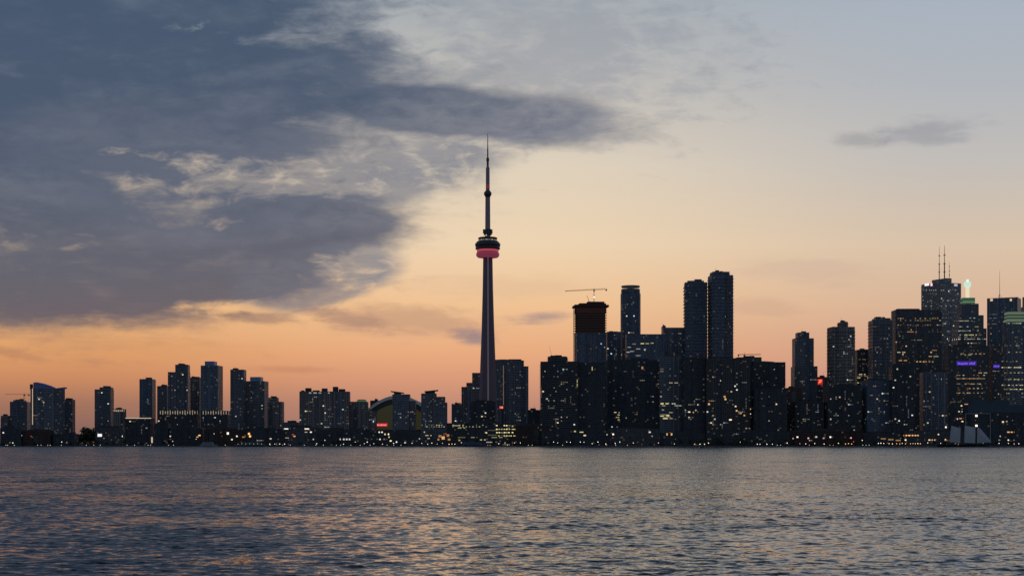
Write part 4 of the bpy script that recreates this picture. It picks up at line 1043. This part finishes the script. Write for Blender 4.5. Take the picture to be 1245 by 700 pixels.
# ------------------------------------------------------------------ lamps on the quay
LAMPS = [(15.6, 538, 'P'), (75, 537, 'P'), (210, 536, 'W'), (238.5, 533.5, 'Y'), (295.5, 539.5, 'P'), (328, 539.4, 'W'), (334, 539.4, 'W'), (340, 539.4, 'W'), (346, 539.4, 'W'), (385, 539, 'P'), (417.7, 539.6, 'P'),
         (432, 537, 'W'), (443, 539, 'W'), (446.5, 537, 'P'), (454.5, 539, 'W'), (478.6, 538.5, 'P'), (492, 538, 'P'), (465, 539.6, 'O'), (501, 538.5, 'W'), (512.8, 538.5, 'W'), (520, 539.6, 'P'), (525, 538.3, 'W'), (531.6, 539.4, 'O'),
         (538, 538.5, 'O'), (546, 539.6, 'W'), (549.5, 539.4, 'O'), (553, 539.6, 'W'), (561, 537.7, 'P'), (606.4, 539, 'W'), (614, 538, 'Y'), (625.6, 538, 'P'), (632.7, 538, 'P'), (673, 537, 'P'), (678, 538, 'P'), (689, 537, 'P'), (693.5, 537.2, 'P'),
         (705.5, 537, 'P'), (710, 537.2, 'P'), (720, 539, 'W'), (727, 537, 'P'), (736.5, 539.4, 'W'), (748, 538.6, 'P'), (753.5, 537, 'P'), (770, 538, 'W'), (800.6, 538, 'P'), (820, 539.2, 'P'), (844.7, 539.4, 'P'), (851, 539.6, 'P'),
         (856.5, 539.6, 'P'), (861.4, 538.2, 'Y'), (900, 537, 'W'), (920.8, 539.6, 'P'), (924, 539.6, 'P'), (932.4, 539.6, 'P'), (939, 539.6, 'P'), (957, 538.2, 'W'), (972.5, 539, 'O'), (979.6, 539.2, 'P'), (990.5, 538.8, 'W'), (1002, 539.4, 'W'),
         (1019.4, 538.5, 'Y'), (1028, 539.3, 'O'), (1031.6, 538.8, 'O'), (1035.5, 539.3, 'O'), (1037.8, 536.6, 'R'), (1048.3, 535, 'P'), (1068, 538.6, 'P'), (1071, 538.4, 'P'), (1074.5, 538.6, 'P'), (1081, 539, 'O'), (1085, 539.2, 'W'), (1090, 539, 'O'),
         (1094, 539.2, 'O'), (1097, 538.6, 'W'), (1101, 539, 'O'), (1107, 539, 'O'), (1110, 538.8, 'W'), (1113, 539, 'O'), (1116, 538.8, 'W'), (1119, 539, 'O'), (1128, 538, 'W'), (1143.7, 538.5, 'W'), (1151, 539.3, 'P'), (1214.7, 538.6, 'P'), (1226, 538.6, 'Y'), (1238.6, 539, 'W'), (1233, 539.2, 'P')]
LOWL = [7.2, 9.3, 17.3, 45.7, 50, 58, 61, 74.6, 105, 114, 122, 154.5, 163.6, 180, 183, 205, 211, 274, 290.6, 353, 370, 384, 393, 426.5, 450, 470.6, 487.5, 478.6, 617, 642.5, 647, 684, 748.5, 762.8, 945, 949, 1049, 1053, 1056.7, 1009, 1013, 984, 590, 593, 596, 414, 409, 438, 1164, 1168]
lampm = {}
LN = {'P': 'white', 'W': 'warm white', 'O': 'orange', 'Y': 'yellow', 'R': 'red'}
def lamp(u, v, code):
    Y = 2264.0
    h = max(Zv(v, Y) - GZ, 1.2)
    t = thing('street_lamp', '%s street lamp glowing on the waterfront promenade' % LN[code], 'street lamp', (X(u, Y), Y, GZ), 0, '%s street lamps along the waterfront' % LN[code])
    if code not in lampm:
        m1 = MB(); m1.sphere((0, 0, 0), .62, 10, 6); o1 = m1.build('lamp_head', lite(code, 1.7))
        m2 = MB(); m2.bar((0, 0, 0), (0, 0, 1), .11, .08, 6); o2 = m2.build('pole', STEEL)
        lampm[code] = (o1.data, o2.data); bpy.data.objects.remove(o1); bpy.data.objects.remove(o2)
    s = RND.uniform(.75, 1.15)
    ob('lamp_head', lampm[code][0], t, (0, 0, h), 0, (s, s, s)); ob('pole', lampm[code][1], t, (0, 0, 0), 0, (1, 1, h - .5))
for u, v, c in LAMPS: lamp(u, v, c)
bm1 = MB(); bm1.lathe([(0.28, 0), (.22, .1), (.18, .9), (.3, .95), (.3, 1.0), (0, 1.0)], 8); o1 = bm1.build('post', STEEL); bpost = o1.data; bpy.data.objects.remove(o1)
bh = {}
for c in 'PWO':
    m1 = MB(); m1.sphere((0, 0, 1.4), .5, 8, 5); o1 = m1.build('lamp_head', lite(c, 1.0)); bh[c] = o1.data; bpy.data.objects.remove(o1)
for k, u in enumerate(LOWL):
    c = 'O' if u in (590, 593, 596, 984, 1009, 1013) else 'PW'[k % 2]
    t = thing('bollard_light', 'short %s bollard light at the quay edge' % LN[c], 'bollard light', (X(u, SHORE + 3), SHORE + 3, GZ + .12), 0, 'short %s bollard lights along the quay edge' % LN[c])
    ob('post', bpost, t); ob('lamp_head', bh[c], t)

# ------------------------------------------------------------------ boats
def hull(Lh, B, H, sheer=.25, bow=1.0):
    """lofted hull along x, bow at +x"""
    m_ = MB(); st_ = []
    for k in range(13):
        t = k / 12; x_ = (t - .5) * Lh
        half = B / 2 * (min(1, .55 + t * 2.2) if t < .3 else max(.02, 1 - ((t - .3) / .7) ** 2.4))
        z_ = H * (1 + sheer * (2 * t - .75) ** 2)
        xt = x_ + (bow * H * .7 * max(0, t - .7) / .3)
        st_.append([(xt, -half, z_), (x_, -half * .82, H * .3), (x_, -half * .5, -.5), (x_, half * .5, -.5), (x_, half * .82, H * .3), (xt, half, z_)])
    for a, b in zip(st_[:-1], st_[1:]):
        for k in range(5): m_.face([a[k], b[k], b[k + 1], a[k + 1]])
        m_.face([a[5], b[5], b[0], a[0]])
    m_.face(st_[0]); m_.face(st_[-1][::-1])
    return m_
Yb = 2180.0
sc_x = X(1171, Yb)
sch = thing('schooner', 'dark two masted schooner with pale sails at the right shore', 'schooner', (sc_x, Yb, 0))
pb = Yb / F
hull(62 * pb, 9, 3.6).build('hull', simple('black hull paint', (.02, .02, .022), .5), sch)
m_ = MB(); m_.box(-20 * pb, 5 * pb, -2, 2, 3.3, 5.0); m_.build('deckhouse', simple('deckhouse paint', (.06, .05, .045), .6), sch)
sail = simple('pale sailcloth', (.52, .57, .62), .8, 0, .12, .3)
def sail_mesh(pts, belly=1.2):
    m_ = MB(); A, B, C_, D_ = [Vector(p) for p in pts]; n = 8
    P = [[(A.lerp(B, i / n)).lerp(D_.lerp(C_, i / n), j / n) + Vector((0, -belly * math.sin(math.pi * i / n) * math.sin(math.pi * j / n), 0)) for j in range(n + 1)] for i in range(n + 1)]
    for i in range(n):
        for j in range(n): m_.face([P[i][j], P[i + 1][j], P[i + 1][j + 1], P[i][j + 1]])
    for i in range(n):
        for j in range(n):
            o_ = Vector((0, .06, 0)); m_.face([P[i][j + 1] + o_, P[i + 1][j + 1] + o_, P[i + 1][j] + o_, P[i][j] + o_])
    return m_
def sz(u, v): return (X(u, Yb) - sc_x, 0, Zv(v, Yb))
for u, vt in ((1169.5, 508), (1187, 503)):
    m_ = MB(); p = sz(u, vt); m_.bar((p[0], .5, 3), (p[0], .5, p[2]), .42, .2, 8); m_.build('mast', simple('mast timber', (.05, .035, .025), .6), sch)
for q in ([sz(1154.5, 537), sz(1167.3, 538.5), sz(1168, 520.5), sz(1156.5, 517)], [sz(1172.5, 538), sz(1185.6, 538.5), sz(1186, 519.5), sz(1173, 517)], [sz(1188, 538.5), sz(1206, 537), sz(1192, 521), sz(1188.3, 518.5)]):
    s_ = sail_mesh(q); s_.build('sail', sail, sch)
m_ = MB()
for a, b in ((sz(1205, 537), sz(1187, 506)), (sz(1144, 534), sz(1169.5, 510)), (sz(1169.5, 510), sz(1187, 505)), (sz(1200, 537.6), sz(1211, 535))): m_.bar(a, b, .09, n=4)
m_.build('rigging', STEEL, sch)
for (u, v) in ((1160.5, 539), (1164, 540)):
    m_ = MB(); p = sz(u, v); m_.sphere((p[0], -4.5, p[2]), .5); m_.build('deck_lamp', lite('O', .8), sch)

def cruiser(u0, u1, Y, H, label, col, decks, lights=0, flip=False, name='motor_boat', cat='boat'):
    Lh = (u1 - u0) / F * Y
    b = thing(name, label, cat, (X((u0 + u1) / 2, Y), Y, 0), math.pi if flip else 0)
    m = simple('%s boat paint' % name, col, .4)
    hull(Lh, min(9, Lh * .26), H).build('hull', m, b)
    z = H * .9
    for k in range(decks):
        s = 1 - .22 * k; m_ = MB(); l = Lh * .34 * s
        m_.prism([(-l - Lh * .06, -2.3), (l, -2.3), (l, 2.3), (-l - Lh * .06, 2.3)], z, z + 2.3, False, [(-l - Lh * .06, -2.1), (l * .86, -2.1), (l * .86, 2.1), (-l - Lh * .06, 2.1)])
        c = m_.build('cabin', m, b)
        m_ = MB(); yw = -2.26 if not flip else 2.26
        m_.box(-l * .9, l * .8, min(yw, yw * 1.02), max(yw, yw * 1.02), z + .9, z + 1.7); m_.build('cabin_window', simple('dark boat glass', (.02, .03, .04), .1), c)
        z += 2.31
    for k in range(lights):
        m_ = MB(); xx_ = -Lh * .4 + Lh * .8 * k / max(1, lights - 1); m_.sphere((xx_, (-2.6 if not flip else 2.6), H + 1.0 + .6 * (k % 2)), .45); m_.build('deck_lamp', lite('W', .7), b)
    m_ = MB(); m_.bar((-Lh * .1, 0, z), (-Lh * .12, 0, z + 4), .12, .06, 5); m_.build('mast', STEEL, b)
    return b
cruiser(243, 264, 2215, 2.6, 'pale cabin cruiser moored under the right fringed podium', (.30, .33, .38), 2)
cruiser(286, 322, 2205, 3.2, 'harbour tour boat with small lights along its deck', (.10, .14, .17), 2, 7, True, 'tour_boat')
cruiser(558, 590, 2225, 3.0, 'dark blue ferry boat moored below the great tower', (.05, .10, .19), 2, 0, False, 'ferry_boat')
cruiser(327, 346, 2222, 1.8, 'small dark launch moored right of the tour boat', (.08, .09, .10), 1, 3, True, 'launch')
